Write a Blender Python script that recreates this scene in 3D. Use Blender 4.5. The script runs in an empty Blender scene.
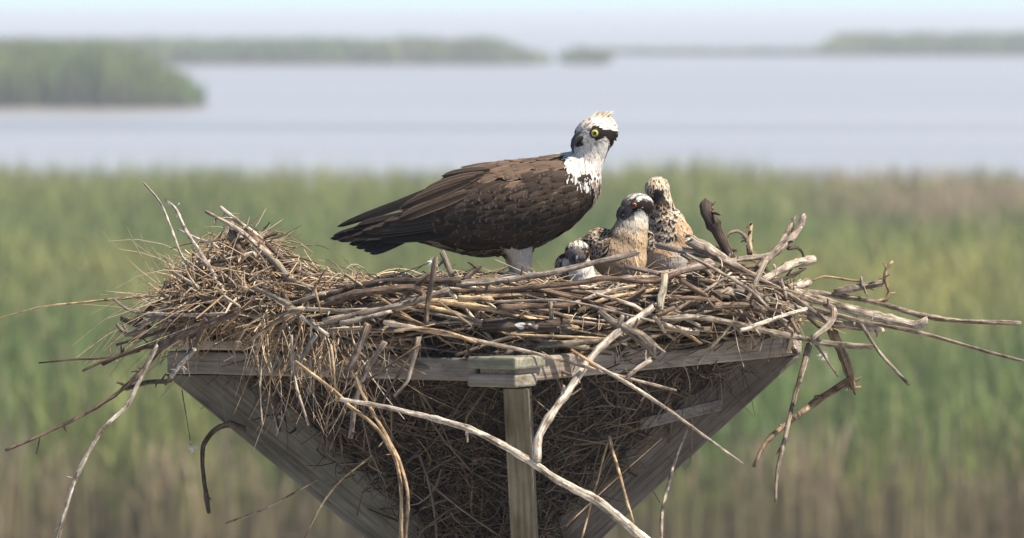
import bpy, bmesh, math, random
import numpy as np
from mathutils import Vector, Matrix
from mathutils.bvhtree import BVHTree

random.seed(11)
RNG = np.random.default_rng(11)
scene = bpy.context.scene
COL = scene.collection

# ------------------------------------------------------------------ camera
CAM = Vector((0.0, -15.0, 6.0))          # observation deck, 6 m above the marsh
FPX = 7800.0                             # focal length in picture widths * 1024
PITCH = math.atan((269.0 - 10.0) / FPX)
cam = bpy.data.cameras.new('camera')
cam.sensor_width = 36.0
cam.lens = FPX * 36.0 / 1024.0
cam.clip_start = 0.5
cam.clip_end = 30000.0
cam.dof.use_dof = True
cam.dof.focus_distance = 14.85
cam.dof.aperture_fstop = cam.lens / 1000.0 / 0.031
cam_o = bpy.data.objects.new('camera', cam)
COL.objects.link(cam_o)
cam_o.location = CAM
cam_o.rotation_euler = (math.pi / 2 - PITCH, 0, 0)
scene.camera = cam_o

# ------------------------------------------------------------------ sky, sun, exposure
SUN_EL = math.radians(55)
SUN_AZ = math.atan2(1.0, -0.36)          # from the right
world = bpy.data.worlds.new('World')
scene.world = world
world.use_nodes = True
wn = world.node_tree
wn.nodes.clear()
sky = wn.nodes.new('ShaderNodeTexSky')
sky.sky_type = 'NISHITA'
sky.sun_disc = False
sky.sun_elevation = SUN_EL
sky.sun_rotation = SUN_AZ
sky.air_density = 0.5
sky.dust_density = 0.5
sky.ozone_density = 2.4
bg = wn.nodes.new('ShaderNodeBackground')
bg.inputs['Strength'].default_value = 0.135
wo = wn.nodes.new('ShaderNodeOutputWorld')
wn.links.new(sky.outputs[0], bg.inputs['Color'])
wn.links.new(bg.outputs[0], wo.inputs['Surface'])

sun = bpy.data.lights.new('sun', 'SUN')
sun.energy = 5.0
sun.angle = math.radians(0.6)
sun.color = (1.0, 0.91, 0.77)
sun_o = bpy.data.objects.new('sun', sun)
COL.objects.link(sun_o)
sd = Vector((math.sin(SUN_AZ) * math.cos(SUN_EL), math.cos(SUN_AZ) * math.cos(SUN_EL), math.sin(SUN_EL)))
sun_o.rotation_euler = sd.to_track_quat('Z', 'Y').to_euler()
sun_o.location = (20, -10, 40)

scene.view_settings.view_transform = 'Standard'
scene.view_settings.look = 'None'
scene.view_settings.exposure = 0.84
scene.view_settings.gamma = 1.0
scene.view_settings.use_curve_mapping = False
scene.render.engine = 'CYCLES'
scene.cycles.use_denoising = True
scene.cycles.volume_bounces = 1
scene.cycles.max_bounces = 8

# ------------------------------------------------------------------ helpers
def S(u, v, y):
    """survey point: picture column u, row v of the photograph, standing at depth y (metres)"""
    dx = (u - 512.0) / FPX
    dz = -(v - 269.0) / FPX
    r = Vector((dx, math.cos(PITCH) + dz * math.sin(PITCH), -math.sin(PITCH) + dz * math.cos(PITCH)))
    return CAM + r * ((y - CAM.y) / r.y)

def MPP(y):
    return (y - CAM.y) / FPX

class MB:
    def __init__(self):
        self.v = []; self.f = []; self.c = []; self.l = []
    def add(self, verts, faces, cols, lcs):
        o = len(self.v)
        self.v.extend(verts); self.c.extend(cols); self.l.extend(lcs)
        self.f.extend([tuple(i + o for i in fc) for fc in faces])
    def build(self, name, mat, parent=None, smooth=True, origin=None):
        me = bpy.data.meshes.new(name)
        vs = self.v
        if origin is not None:
            vs = [(p[0] - origin[0], p[1] - origin[1], p[2] - origin[2]) for p in vs]
        me.from_pydata([tuple(p) for p in vs], [], self.f)
        a = me.attributes.new('Col', 'FLOAT_COLOR', 'POINT')
        a.data.foreach_set('color', np.array([(c[0], c[1], c[2], 1.0) for c in self.c], dtype=np.float32).ravel())
        b = me.attributes.new('lc', 'FLOAT_VECTOR', 'POINT')
        b.data.foreach_set('vector', np.array([tuple(x) for x in self.l], dtype=np.float32).ravel())
        if smooth:
            me.polygons.foreach_set('use_smooth', [len(f) < 5 for f in self.f])
        me.materials.append(mat)
        me.update()
        o = bpy.data.objects.new(name, me)
        COL.objects.link(o)
        if parent is not None:
            o.parent = parent
        if origin is not None:
            o.location = origin
        return o

def np_object(name, V, F, C, mat, L=None, smooth=False):
    """quads/tris mesh from numpy arrays"""
    me = bpy.data.meshes.new(name)
    me.vertices.add(len(V)); me.vertices.foreach_set('co', V.astype(np.float32).ravel())
    k = F.shape[1]
    me.loops.add(F.size); me.loops.foreach_set('vertex_index', F.astype(np.int32).ravel())
    me.polygons.add(len(F)); me.polygons.foreach_set('loop_start', np.arange(0, F.size, k, dtype=np.int32))
    a = me.attributes.new('Col', 'FLOAT_COLOR', 'POINT')
    C4 = np.ones((len(V), 4), dtype=np.float32); C4[:, :3] = C
    a.data.foreach_set('color', C4.ravel())
    me.update(calc_edges=True)
    me.validate()
    me.materials.append(mat)
    o = bpy.data.objects.new(name, me)
    COL.objects.link(o)
    return o

def empty(name, loc, parent=None):
    o = bpy.data.objects.new(name, None)
    o.empty_display_size = 0.05
    COL.objects.link(o)
    o.location = loc
    if parent is not None:
        o.parent = parent
    return o

def tag(o, label=None, cat=None, group=None, kind=None):
    if label: o['label'] = label
    if cat: o['category'] = cat
    if group: o['group'] = group
    if kind: o['kind'] = kind
    return o

def lerp(a, b, t):
    return a + (b - a) * t

def mixc(a, b, t):
    return (a[0] + (b[0] - a[0]) * t, a[1] + (b[1] - a[1]) * t, a[2] + (b[2] - a[2]) * t)

def jit(c, s=0.12):
    k = 1 + random.uniform(-s, s)
    return (c[0] * k * (1 + random.uniform(-.04, .04)), c[1] * k, c[2] * k * (1 + random.uniform(-.05, .05)))

KINK = 0.0
def catmull(pts, step):
    P = [Vector(p) for p in pts]
    if len(P) == 2:
        n = max(3, int((P[1] - P[0]).length / step))
        return [P[0].lerp(P[1], i / n) for i in range(n + 1)]
    Q = [P[0] * 2 - P[1]] + P + [P[-1] * 2 - P[-2]]
    out = []
    for i in range(1, len(Q) - 2):
        p0, p1, p2, p3 = Q[i - 1], Q[i], Q[i + 1], Q[i + 2]
        n = max(2, int((p2 - p1).length / step))
        for k in range(n):
            t = k / n
            out.append(p1.lerp(p2, t) * KINK + (1 - KINK) * 0.5 * ((2 * p1) + (-p0 + p2) * t + (2 * p0 - 5 * p1 + 4 * p2 - p3) * t * t + (-p0 + 3 * p1 - 3 * p2 + p3) * t ** 3))
    out.append(P[-1])
    return out

def tube(mb, pts, r0, r1, col, n=6, step=0.02, wob=0.35, knots=True, flat=1.0, tipcol=None, power=1.0):
    C = catmull(pts, step)
    m = len(C)
    off = random.uniform(0, 50)
    ph = [random.uniform(0, 6.28) for _ in range(4)]
    # parallel transport frame
    T = []
    for i in range(m):
        a = C[max(0, i - 1)]; b = C[min(m - 1, i + 1)]
        d = (b - a)
        T.append(d.normalized() if d.length > 1e-9 else Vector((1, 0, 0)))
    ref = Vector((0, 0, 1)) if abs(T[0].z) < 0.9 else Vector((1, 0, 0))
    N = (ref - T[0] * ref.dot(T[0])).normalized()
    vs, cs, ls, fs = [], [], [], []
    run = 0.0
    knot = {}
    if knots and m > 6:
        for _ in range(max(1, m // 9)):
            knot[random.randint(1, m - 2)] = random.uniform(1.1, 1.35)
    for i in range(m):
        N = (N - T[i] * N.dot(T[i]))
        N = N.normalized() if N.length > 1e-6 else T[i].orthogonal().normalized()
        B = T[i].cross(N)
        t = (i / (m - 1)) ** power
        r = lerp(r0, r1, t)
        s = run
        if i: run += (C[i] - C[i - 1]).length
        rr = r * (1 + 0.05 * math.sin(s * 40 + ph[0]) + 0.04 * math.sin(s * 93 + ph[1])) * knot.get(i, 1.0)
        rr *= 1 + random.gauss(0, 0.04)
        c = C[i] + (N * (math.sin(s * 23 + ph[2]) + random.gauss(0, .14)) + B * (math.sin(s * 31 + ph[3]) + random.gauss(0, .14))) * r * wob
        cc = col if tipcol is None else mixc(col, tipcol, t)
        for k in range(n):
            a = 6.28318 * k / n
            q = 1 + 0.10 * math.sin(3 * a + ph[0]) * (1 if n > 5 else 0)
            je = T[i] * (random.uniform(-.9, .5) * r) if (knots and i in (0, m - 1)) else Vector((0, 0, 0))
            vs.append(c + N * (math.cos(a) * rr * q) + B * (math.sin(a) * rr * q * flat) + je)
            cs.append(cc)
            ls.append((off + s, math.cos(a) * r + off, math.sin(a) * r))
    for i in range(m - 1):
        for k in range(n):
            k2 = (k + 1) % n
            fs.append((i * n + k, i * n + k2, (i + 1) * n + k2, (i + 1) * n + k))
    fs.append(tuple(range(n - 1, -1, -1)))
    fs.append(tuple((m - 1) * n + k for k in range(n)))
    mb.add(vs, fs, cs, ls)

# ------------------------------------------------------------------ materials
def new_mat(name):
    m = bpy.data.materials.new(name)
    m.use_nodes = True
    nt = m.node_tree
    nt.nodes.clear()
    out = nt.nodes.new('ShaderNodeOutputMaterial')
    return m, nt, out

def nd(nt, t, **kw):
    n = nt.nodes.new(t)
    for k, v in kw.items():
        if k in n.inputs: n.inputs[k].default_value = v
        else: setattr(n, k, v)
    return n

def ramp(nt, src, stops):
    r = nt.nodes.new('ShaderNodeValToRGB')
    e = r.color_ramp.elements
    e[0].position, e[0].color = stops[0][0], (*stops[0][1], 1)
    e[1].position, e[1].color = stops[-1][0], (*stops[-1][1], 1)
    for p, c in stops[1:-1]:
        x = e.new(p); x.color = (*c, 1)
    nt.links.new(src, r.inputs[0])
    return r.outputs[0]

def mul(nt, a, b, mode='MULTIPLY', fac=1.0):
    m = nt.nodes.new('ShaderNodeMix'); m.data_type = 'RGBA'; m.blend_type = mode
    m.inputs[0].default_value = fac
    nt.links.new(a, m.inputs[6]); nt.links.new(b, m.inputs[7])
    return m.outputs[2]

def mixf(nt, fac, a, b):
    m = nt.nodes.new('ShaderNodeMix'); m.data_type = 'RGBA'
    nt.links.new(fac, m.inputs[0]); nt.links.new(a, m.inputs[6])
    if isinstance(b, tuple): m.inputs[7].default_value = (*b, 1)
    else: nt.links.new(b, m.inputs[7])
    return m.outputs[2]

def attr_noise(nt, name, sc, scale, detail=4, rough=0.6):
    at = nd(nt, 'ShaderNodeAttribute', attribute_name=name)
    mp = nd(nt, 'ShaderNodeMapping'); mp.inputs['Scale'].default_value = sc
    nt.links.new(at.outputs['Vector'], mp.inputs['Vector'])
    n = nd(nt, 'ShaderNodeTexNoise'); n.inputs['Scale'].default_value = scale
    n.inputs['Detail'].default_value = detail; n.inputs['Roughness'].default_value = rough
    nt.links.new(mp.outputs[0], n.inputs['Vector'])
    return n.outputs['Fac']

def mat_stick(name, patch=0.6, rough=0.85, grain=(5, 60, 60), lichen=True):
    m, nt, out = new_mat(name)
    col = nd(nt, 'ShaderNodeAttribute', attribute_name='Col').outputs['Color']
    g = attr_noise(nt, 'lc', grain, 4.0, 5, 0.65)
    gc = ramp(nt, g, [(0.32, (0.30, 0.27, 0.25)), (0.48, (0.85, 0.83, 0.80)), (0.68, (1.65, 1.62, 1.56))])
    c = mul(nt, col, gc)
    if lichen:
        p = attr_noise(nt, 'lc', (1, 1.6, 1.6), 48.0, 5, 0.7)
        pm = ramp(nt, p, [(0.48, (0, 0, 0)), (0.62, (patch, patch, patch))])
        sep = nd(nt, 'ShaderNodeSeparateColor'); nt.links.new(pm, sep.inputs[0])
        c2 = mul(nt, c, ramp(nt, g, [(0.3, (1.2, 1.2, 1.2)), (0.7, (2.1, 2.05, 1.95))]))
        c = mixf(nt, sep.outputs[0], c, c2)
        p2 = attr_noise(nt, 'lc', (1, 1.6, 1.6), 30.0, 5, 0.75)
        dm = ramp(nt, p2, [(0.36, (0.30, 0.26, 0.23)), (0.54, (1, 1, 1))])
        c = mul(nt, c, dm)
        p3 = attr_noise(nt, 'lc', (1, 1.6, 1.6), 26.0, 2, 0.5)
        s3 = nd(nt, 'ShaderNodeSeparateColor')
        nt.links.new(ramp(nt, p3, [(0.70, (0, 0, 0)), (0.73, (.85, .85, .85))]), s3.inputs[0])
        c = mixf(nt, s3.outputs[0], c, (0.62, 0.60, 0.55))
    b = nd(nt, 'ShaderNodeBsdfPrincipled'); b.inputs['Roughness'].default_value = rough
    b.inputs['Specular IOR Level'].default_value = 0.25
    nt.links.new(c, b.inputs['Base Color'])
    bp = nd(nt, 'ShaderNodeBump'); bp.inputs['Strength'].default_value = 1.0; bp.inputs['Distance'].default_value = 0.004
    nt.links.new(g, bp.inputs['Height']); nt.links.new(bp.outputs[0], b.inputs['Normal'])
    nt.links.new(b.outputs[0], out.inputs[0])
    return m

def mat_straw(name):
    m, nt, out = new_mat(name)
    col = nd(nt, 'ShaderNodeAttribute', attribute_name='Col').outputs['Color']
    g = attr_noise(nt, 'lc', (12, 200, 200), 3.0, 3, 0.6)
    c = mul(nt, col, ramp(nt, g, [(0.3, (0.65, 0.63, 0.6)), (0.7, (1.25, 1.22, 1.18))]))
    b = nd(nt, 'ShaderNodeBsdfPrincipled'); b.inputs['Roughness'].default_value = 0.6
    b.inputs['Specular IOR Level'].default_value = 0.3
    nt.links.new(c, b.inputs['Base Color'])
    nt.links.new(b.outputs[0], out.inputs[0])
    return m

def mat_board(name, base, dark, moss=None):
    m, nt, out = new_mat(name)
    col = nd(nt, 'ShaderNodeAttribute', attribute_name='Col').outputs['Color']
    g = attr_noise(nt, 'lc', (2.2, 75, 75), 2.2, 6, 0.65)
    c = ramp(nt, g, [(0.25, dark), (0.48, base), (0.72, mixc(base, (0.62, 0.58, 0.52), 0.35))])
    c = mul(nt, c, col)
    st = attr_noise(nt, 'lc', (3, 6, 6), 3.0, 4, 0.6)
    c = mul(nt, c, ramp(nt, st, [(0.3, (0.55, 0.52, 0.48)), (0.6, (1.05, 1.05, 1.05))]))
    if moss:
        mo = attr_noise(nt, 'lc', (6, 9, 9), 4.0, 4, 0.7)
        sep = nd(nt, 'ShaderNodeSeparateColor')
        nt.links.new(ramp(nt, mo, [(0.42, (0, 0, 0)), (0.6, (.8, .8, .8))]), sep.inputs[0])
        c = mixf(nt, sep.outputs[0], c, moss)
    b = nd(nt, 'ShaderNodeBsdfPrincipled'); b.inputs['Roughness'].default_value = 0.85
    b.inputs['Specular IOR Level'].default_value = 0.2
    nt.links.new(c, b.inputs['Base Color'])
    bp = nd(nt, 'ShaderNodeBump'); bp.inputs['Strength'].default_value = 0.8; bp.inputs['Distance'].default_value = 0.003
    nt.links.new(g, bp.inputs['Height']); nt.links.new(bp.outputs[0], b.inputs['Normal'])
    nt.links.new(b.outputs[0], out.inputs[0])
    return m

def mat_feather(name, rough=0.7, sheen=0.0):
    m, nt, out = new_mat(name)
    col = nd(nt, 'ShaderNodeAttribute', attribute_name='Col').outputs['Color']
    g = attr_noise(nt, 'lc', (40, 160, 160), 3.0, 3, 0.6)
    c = mul(nt, col, ramp(nt, g, [(0.3, (0.72, 0.70, 0.68)), (0.7, (1.22, 1.22, 1.22))]))
    b = nd(nt, 'ShaderNodeBsdfPrincipled'); b.inputs['Roughness'].default_value = rough
    b.inputs['Specular IOR Level'].default_value = 0.12
    b.inputs['Sheen Weight'].default_value = sheen
    nt.links.new(c, b.inputs['Base Color'])
    tr = nd(nt, 'ShaderNodeBsdfTranslucent'); nt.links.new(c, tr.inputs[0])
    mx = nd(nt, 'ShaderNodeMixShader'); mx.inputs[0].default_value = 0.15
    nt.links.new(b.outputs[0], mx.inputs[1]); nt.links.new(tr.outputs[0], mx.inputs[2])
    nt.links.new(mx.outputs[0], out.inputs[0])
    return m

def mat_plain(name, colr, rough=0.5, spec=0.5, nscale=60.0, var=0.25):
    m, nt, out = new_mat(name)
    tc = nd(nt, 'ShaderNodeTexCoord')
    n = nd(nt, 'ShaderNodeTexNoise'); n.inputs['Scale'].default_value = nscale
    nt.links.new(tc.outputs['Object'], n.inputs['Vector'])
    lo = tuple(x * (1 - var) for x in colr); hi = tuple(x * (1 + var) for x in colr)
    c = ramp(nt, n.outputs['Fac'], [(0.3, lo), (0.7, hi)])
    b = nd(nt, 'ShaderNodeBsdfPrincipled'); b.inputs['Roughness'].default_value = rough
    b.inputs['Specular IOR Level'].default_value = spec
    nt.links.new(c, b.inputs['Base Color'])
    nt.links.new(b.outputs[0], out.inputs[0])
    return m

def mat_leaf(name, trans=0.3):
    m, nt, out = new_mat(name)
    col = nd(nt, 'ShaderNodeAttribute', attribute_name='Col').outputs['Color']
    ge = nd(nt, 'ShaderNodeNewGeometry')
    n = nd(nt, 'ShaderNodeTexNoise'); n.inputs['Scale'].default_value = 2.0
    nt.links.new(ge.outputs['Position'], n.inputs['Vector'])
    c = mul(nt, col, ramp(nt, n.outputs['Fac'], [(0.3, (0.8, 0.8, 0.8)), (0.7, (1.2, 1.2, 1.2))]))
    b = nd(nt, 'ShaderNodeBsdfPrincipled'); b.inputs['Roughness'].default_value = 0.55
    b.inputs['Specular IOR Level'].default_value = 0.3
    nt.links.new(c, b.inputs['Base Color'])
    tr = nd(nt, 'ShaderNodeBsdfTranslucent'); nt.links.new(c, tr.inputs[0])
    mx = nd(nt, 'ShaderNodeMixShader'); mx.inputs[0].default_value = trans
    nt.links.new(b.outputs[0], mx.inputs[1]); nt.links.new(tr.outputs[0], mx.inputs[2])
    nt.links.new(mx.outputs[0], out.inputs[0])
    return m

M_STICK = mat_stick('weathered_stick')
M_STRAW = mat_straw('dry_straw')
M_BOARD = mat_board('weathered_board', (0.29, 0.25, 0.20), (0.11, 0.088, 0.067))
M_POST = mat_board('brown_post', (0.27, 0.235, 0.165), (0.11, 0.092, 0.062))
M_MOSS = mat_board('mossy_board', (0.25, 0.24, 0.19), (0.10, 0.09, 0.06), moss=(0.15, 0.155, 0.085))
M_FEATHER = mat_feather('plumage')
M_LEAF = mat_leaf('reed_leaf', 0.42)

# ------------------------------------------------------------------ water and ground
def mat_water():
    m, nt, out = new_mat('bay_water')
    ge = nd(nt, 'ShaderNodeNewGeometry')
    mp = nd(nt, 'ShaderNodeMapping'); mp.inputs['Scale'].default_value = (0.35, 1.0, 1.0)
    nt.links.new(ge.outputs['Position'], mp.inputs['Vector'])
    n = nd(nt, 'ShaderNodeTexNoise'); n.inputs['Scale'].default_value = 0.9; n.inputs['Detail'].default_value = 4
    nt.links.new(mp.outputs[0], n.inputs['Vector'])
    b = nd(nt, 'ShaderNodeBsdfPrincipled')
    b.inputs['Base Color'].default_value = (0.30, 0.285, 0.29, 1)
    b.inputs['Roughness'].default_value = 0.3
    b.inputs['IOR'].default_value = 1.33
    m2 = nd(nt, 'ShaderNodeMapping'); m2.inputs['Scale'].default_value = (0.006, 0.022, 1.0)
    nt.links.new(ge.outputs['Position'], m2.inputs['Vector'])
    n2 = nd(nt, 'ShaderNodeTexNoise'); n2.inputs['Scale'].default_value = 1.0; n2.inputs['Detail'].default_value = 5
    nt.links.new(m2.outputs[0], n2.inputs['Vector'])
    nt.links.new(ramp(nt, n2.outputs['Fac'], [(0.35, (0.22, 0.21, 0.185)), (0.65, (0.33, 0.31, 0.275))]), b.inputs['Base Color'])
    bp = nd(nt, 'ShaderNodeBump'); bp.inputs['Strength'].default_value = 0.4; bp.inputs['Distance'].default_value = 0.12
    nt.links.new(n.outputs['Fac'], bp.inputs['Height']); nt.links.new(bp.outputs[0], b.inputs['Normal'])
    nt.links.new(b.outputs[0], out.inputs[0])
    return m

def sheet(name, corners, mat, z):
    mb = MB()
    mb.add([(x, y, z) for x, y in corners], [tuple(range(len(corners)))], [(1, 1, 1)] * len(corners), [(x, y, z) for x, y in corners])
    o = mb.build(name, mat, smooth=False)
    o['kind'] = 'structure'
    return o

sheet('bay_water', [(-2600, -60), (2600, -60), (2600, 9000), (-2600, 9000)], mat_water(), 0.0)

def bank(name, outline, top, colr):
    """low mud bank with sloping sides"""
    mb = MB()
    n = len(outline)
    cx = sum(p[0] for p in outline) / n; cy = sum(p[1] for p in outline) / n
    vs = [(x, y, -0.6) for x, y in outline]
    vs += [(lerp(x, cx, 0.02), lerp(y, cy, 0.02), top) for x, y in outline]
    fs = [(i, (i + 1) % n, n + (i + 1) % n, n + i) for i in range(n)] + [tuple(range(n, 2 * n))]
    mb.add(vs, fs, [colr] * (2 * n), vs)
    o = mb.build(name, mat_plain('wet_mud_' + name, colr, 0.8, 0.2, 0.5, 0.35), smooth=False)
    o['kind'] = 'structure'
    return o

bank('marsh_ground', [(-19, 69), (-8, 70.5), (3, 69.5), (9, 70.5), (19, 69.5), (34, 184), (15, 187), (4, 185.5), (-10, 186), (-34, 183)], 0.25, (0.07, 0.055, 0.04))
bank('island_ground', [(-64, 462), (-19.5, 459.5), (-18.6, 468), (-22, 500), (-30, 530), (-64, 540)], 0.2, (0.08, 0.07, 0.05))
bank('far_marsh_ground', [(-110, 838), (3, 836), (3.8, 845), (-4, 868), (-110, 872)], 0.2, (0.08, 0.07, 0.05))
bank('islet_ground', [(6.0, 842), (10.4, 842), (10.2, 850), (6.4, 850)], 0.2, (0.08, 0.07, 0.05))
bank('far_bank_ground', [(9, 1030), (48, 1005), (48, 1018), (9, 1040)], 0.35, (0.09, 0.075, 0.06))
bank('far_island_ground', [(39, 996), (140, 994), (140, 1040), (44, 1034), (38.6, 1005)], 0.2, (0.08, 0.07, 0.05))

# ------------------------------------------------------------------ reeds
def vnoise(x, y, seed):
    """smooth 2-d value noise"""
    r = np.random.default_rng(seed).random((64, 64))
    xi = np.floor(x).astype(int); yi = np.floor(y).astype(int)
    fx = x - xi; fy = y - yi
    fx = fx * fx * (3 - 2 * fx); fy = fy * fy * (3 - 2 * fy)
    g = lambda a, b: r[a % 64, b % 64]
    return (g(xi, yi) * (1 - fx) + g(xi + 1, yi) * fx) * (1 - fy) + (g(xi, yi + 1) * (1 - fx) + g(xi + 1, yi + 1) * fx) * fy

def reeds(name, PX, PY, H, GREEN, DRY, nb, width, spread, lean=0.35, z0=0.2, drybase=0.45):
    """PX, PY clump places; H heights; GREEN/DRY colour per clump; nb blades a clump"""
    n = len(PX)
    R = RNG
    N = n * nb
    px = np.repeat(PX, nb) + R.normal(0, spread, N)
    py = np.repeat(PY, nb) + R.normal(0, spread, N)
    h = np.repeat(H, nb) * R.uniform(0.55, 1.05, N)
    a = R.uniform(0, 2 * np.pi, N)
    ln = R.gamma(2.0, 0.5, N) * lean * 0.7
    dx, dy = np.cos(a) * ln * h, np.sin(a) * ln * h
    fa = R.uniform(0, np.pi, N)
    sx, sy = np.cos(fa), np.sin(fa)
    w = width * R.uniform(0.6, 1.3, N)
    V = np.zeros((N, 7, 3), dtype=np.float32)
    for k, (t, bend, ws) in enumerate(((0, 0, .6), (.45, .18, 1.0), (.8, .6, .75))):
        X = px + dx * bend; Y = py + dy * bend; Z = z0 + h * t
        V[:, 2 * k, :] = np.stack([X - sx * w * ws, Y - sy * w * ws, Z], 1)
        V[:, 2 * k + 1, :] = np.stack([X + sx * w * ws, Y + sy * w * ws, Z], 1)
    V[:, 6, :] = np.stack([px + dx * 1.15, py + dy * 1.15, z0 + h * (1 - 0.12 * np.minimum(ln * 2, 1))], 1)
    G = np.repeat(GREEN, nb, 0) * R.uniform(0.7, 1.3, (N, 1)); D = np.repeat(DRY, nb, 0) * R.uniform(0.6, 1.4, (N, 1))
    dead = (R.random(N) < 0.16)[:, None]
    G = np.where(dead, D, G)
    C = np.zeros((N, 7, 3), dtype=np.float32)
    for k, t in enumerate((0, .45, .8)):
        f = np.clip((t - drybase * 0.5) / max(drybase, .05), 0, 1)
        C[:, 2 * k, :] = C[:, 2 * k + 1, :] = D * (1 - f) + G * f
    C[:, 6, :] = G * 0.8 + D * 0.2
    base = (np.arange(N) * 7)[:, None]
    Q = np.concatenate([base + np.array([[0, 1, 3]]), base + np.array([[0, 3, 2]]), base + np.array([[2, 3, 5]]), base + np.array([[2, 5, 4]]), base + np.array([[4, 5, 6]])], 0)
    return np_object(name, V.reshape(-1, 3), Q, C.reshape(-1, 3), M_LEAF)

# the reed bed behind the nest, 70 to 185 m away
n = 23000
yy = 69.5 + (185 - 69.5) * RNG.random(n) ** 0.85
xx = (RNG.random(n) * 2 - 1) * (12 + 0.115 * yy)
edge = 69.6 + 2.2 * vnoise(xx * 0.5, xx * 0 + 3, 5)
far = 176 + 9 * vnoise(xx * 0.22 + 9, xx * 0 + 1, 6)
ok = (yy > edge) & (yy < far)
xx, yy = xx[ok], yy[ok]
g1 = vnoise(xx * 0.25, yy * 0.08, 1); g2 = vnoise(xx * 0.6 + 7, yy * 0.2, 2); g3 = vnoise(xx * 0.12 + 20, yy * 0.045, 3)
yel = np.clip(1 - np.abs(yy - 106) / 24, 0, 1) * 0.9 + 0.9 * (g1 - 0.5)
yel = np.clip(yel, 0, 1)[:, None]
GA = np.array([0.195, 0.255, 0.075]); GB = np.array([0.37, 0.355, 0.105]); GC = np.array([0.085, 0.165, 0.045])
green = GA * (1 - yel) + GB * yel
dk = np.clip((g2 - 0.45) * 1.6, 0, 0.8)[:, None]
green = green * (1 - dk) + GC * dk
fr = (np.clip((yy - 135) / 30, 0, 1) * (0.35 + 0.5 * g1))[:, None]
green = green * (1 - fr) + np.array([0.34, 0.35, 0.12]) * fr
bloom = (np.clip((xx - 5.5) / 2.5, 0, 1) * np.clip((yy - 130) / 12, 0, 1) * np.clip((g2 - 0.35) * 3, 0, 1))[:, None]
green = green * (1 - bloom * 0.9) + np.array([0.46, 0.32, 0.23]) * bloom * 0.9
dry = np.array([0.245, 0.225, 0.105]) * (0.75 + 0.6 * g3)[:, None]
hh = 1.55 + 0.40 * g2 + 0.25 * g1 + 0.35 * g3 + 0.2 * RNG.random(len(xx))
hh = hh * np.where(yy < 72, 0.96, 1.0)
tag(reeds('reed_bed', xx, yy, hh, green, dry, 8, 0.020, 0.20, drybase=0.30),
    'wide green marsh of reeds and cattails growing behind the nest', 'reeds', kind='stuff')

# front fringe of dead stalks along the near edge of the bed
n = 800
xx = (RNG.random(n) * 2 - 1) * 16
yy = 69.2 + 2.4 * RNG.random(n) ** 1.4
g2 = vnoise(xx * 0.9 + 7, yy * 0.5, 22)
green = np.where((RNG.random(n) < .5)[:, None], np.array([0.17, 0.20, 0.06]), np.array([0.34, 0.26, 0.16])) * (0.6 + 0.8 * g2)[:, None]
dry = np.array([0.24, 0.20, 0.115]) * (0.6 + 0.8 * g2)[:, None]
hh = 0.5 + 0.75 * g2 + 0.5 * RNG.random(n)
tag(reeds('dead_reed_fringe', xx, yy, hh, green, dry, 7, 0.018, 0.14, lean=0.2, drybase=0.5),
    'brown dead reed stalks along the near edge of the marsh', 'reeds', kind='stuff')

def stand(name, label, n, fx, fy, hfun, cols, nb, width, spread):
    x = fx(RNG.random(n)); y = fy(x, RNG.random(n))
    g = vnoise(x * 0.3 + 3, y * 0.05 + 5, len(name)); g2 = vnoise(x * 0.9 + 3, y * 0.2 + 5, len(name) + 7)
    green = np.array(cols[0]) * (1 - g)[:, None] + np.array(cols[1]) * g[:, None]
    dry = np.tile(np.array(cols[2]), (n, 1)) * (0.7 + 0.6 * g2)[:, None]
    H = hfun(x, y) * (0.72 + 0.36 * g2)
    tag(reeds(name, x, y, H, green, dry, nb, width, spread, lean=0.3, drybase=0.25), label, 'reeds', kind='stuff')

ISC = ((0.13, 0.215, 0.055), (0.24, 0.275, 0.08), (0.18, 0.15, 0.10))
stand('island_reeds', 'tall green reeds and shrubs covering the nearer island in the bay', 5200,
      lambda r: -62 + (62 - 20.6) * r ** 0.8, lambda x, r: 461 + r * np.clip((-18 - x) * 4.0, 2, 60),
      lambda x, y: np.clip(4.0 * np.clip((-19.9 - x) / 5.0 + 0.12, 0.12, 1.0) ** .75, 0.4, 4.1), ISC, 8, 0.12, 0.55)
stand('far_marsh_reeds', 'long hazy bank of reeds across the water behind the island', 3600,
      lambda r: -108 + 111 * r ** 0.7, lambda x, r: 838 + r * 26,
      lambda x, y: 3.0 * np.clip((3.4 - x) / 8 + 0.25, 0.25, 1.0), ISC, 7, 0.2, 0.8)
stand('islet_reeds', 'small clump of hazy reeds on an islet off the far bank', 130,
      lambda r: 6.3 + 3.8 * r, lambda x, r: 843 + r * 6, lambda x, y: x * 0 + 1.9, ISC, 7, 0.2, 0.5)
stand('far_bank_reeds', 'thin low line of hazy reeds on the farthest bank', 420,
      lambda r: 10 + 36 * r, lambda x, r: 1032 - 0.66 * (x - 9) + r * 6, lambda x, y: x * 0 + 0.9, ISC, 6, 0.2, 0.6)
stand('far_island_reeds', 'hazy stand of reeds on the far island by itself in open water', 2400,
      lambda r: 41.5 + 96 * r ** 1.3, lambda x, r: 997 + r * 30,
      lambda x, y: 3.2 * np.clip((x - 41) / 5 + 0.3, 0.3, 1.0), ISC, 7, 0.22, 0.8)

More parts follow.
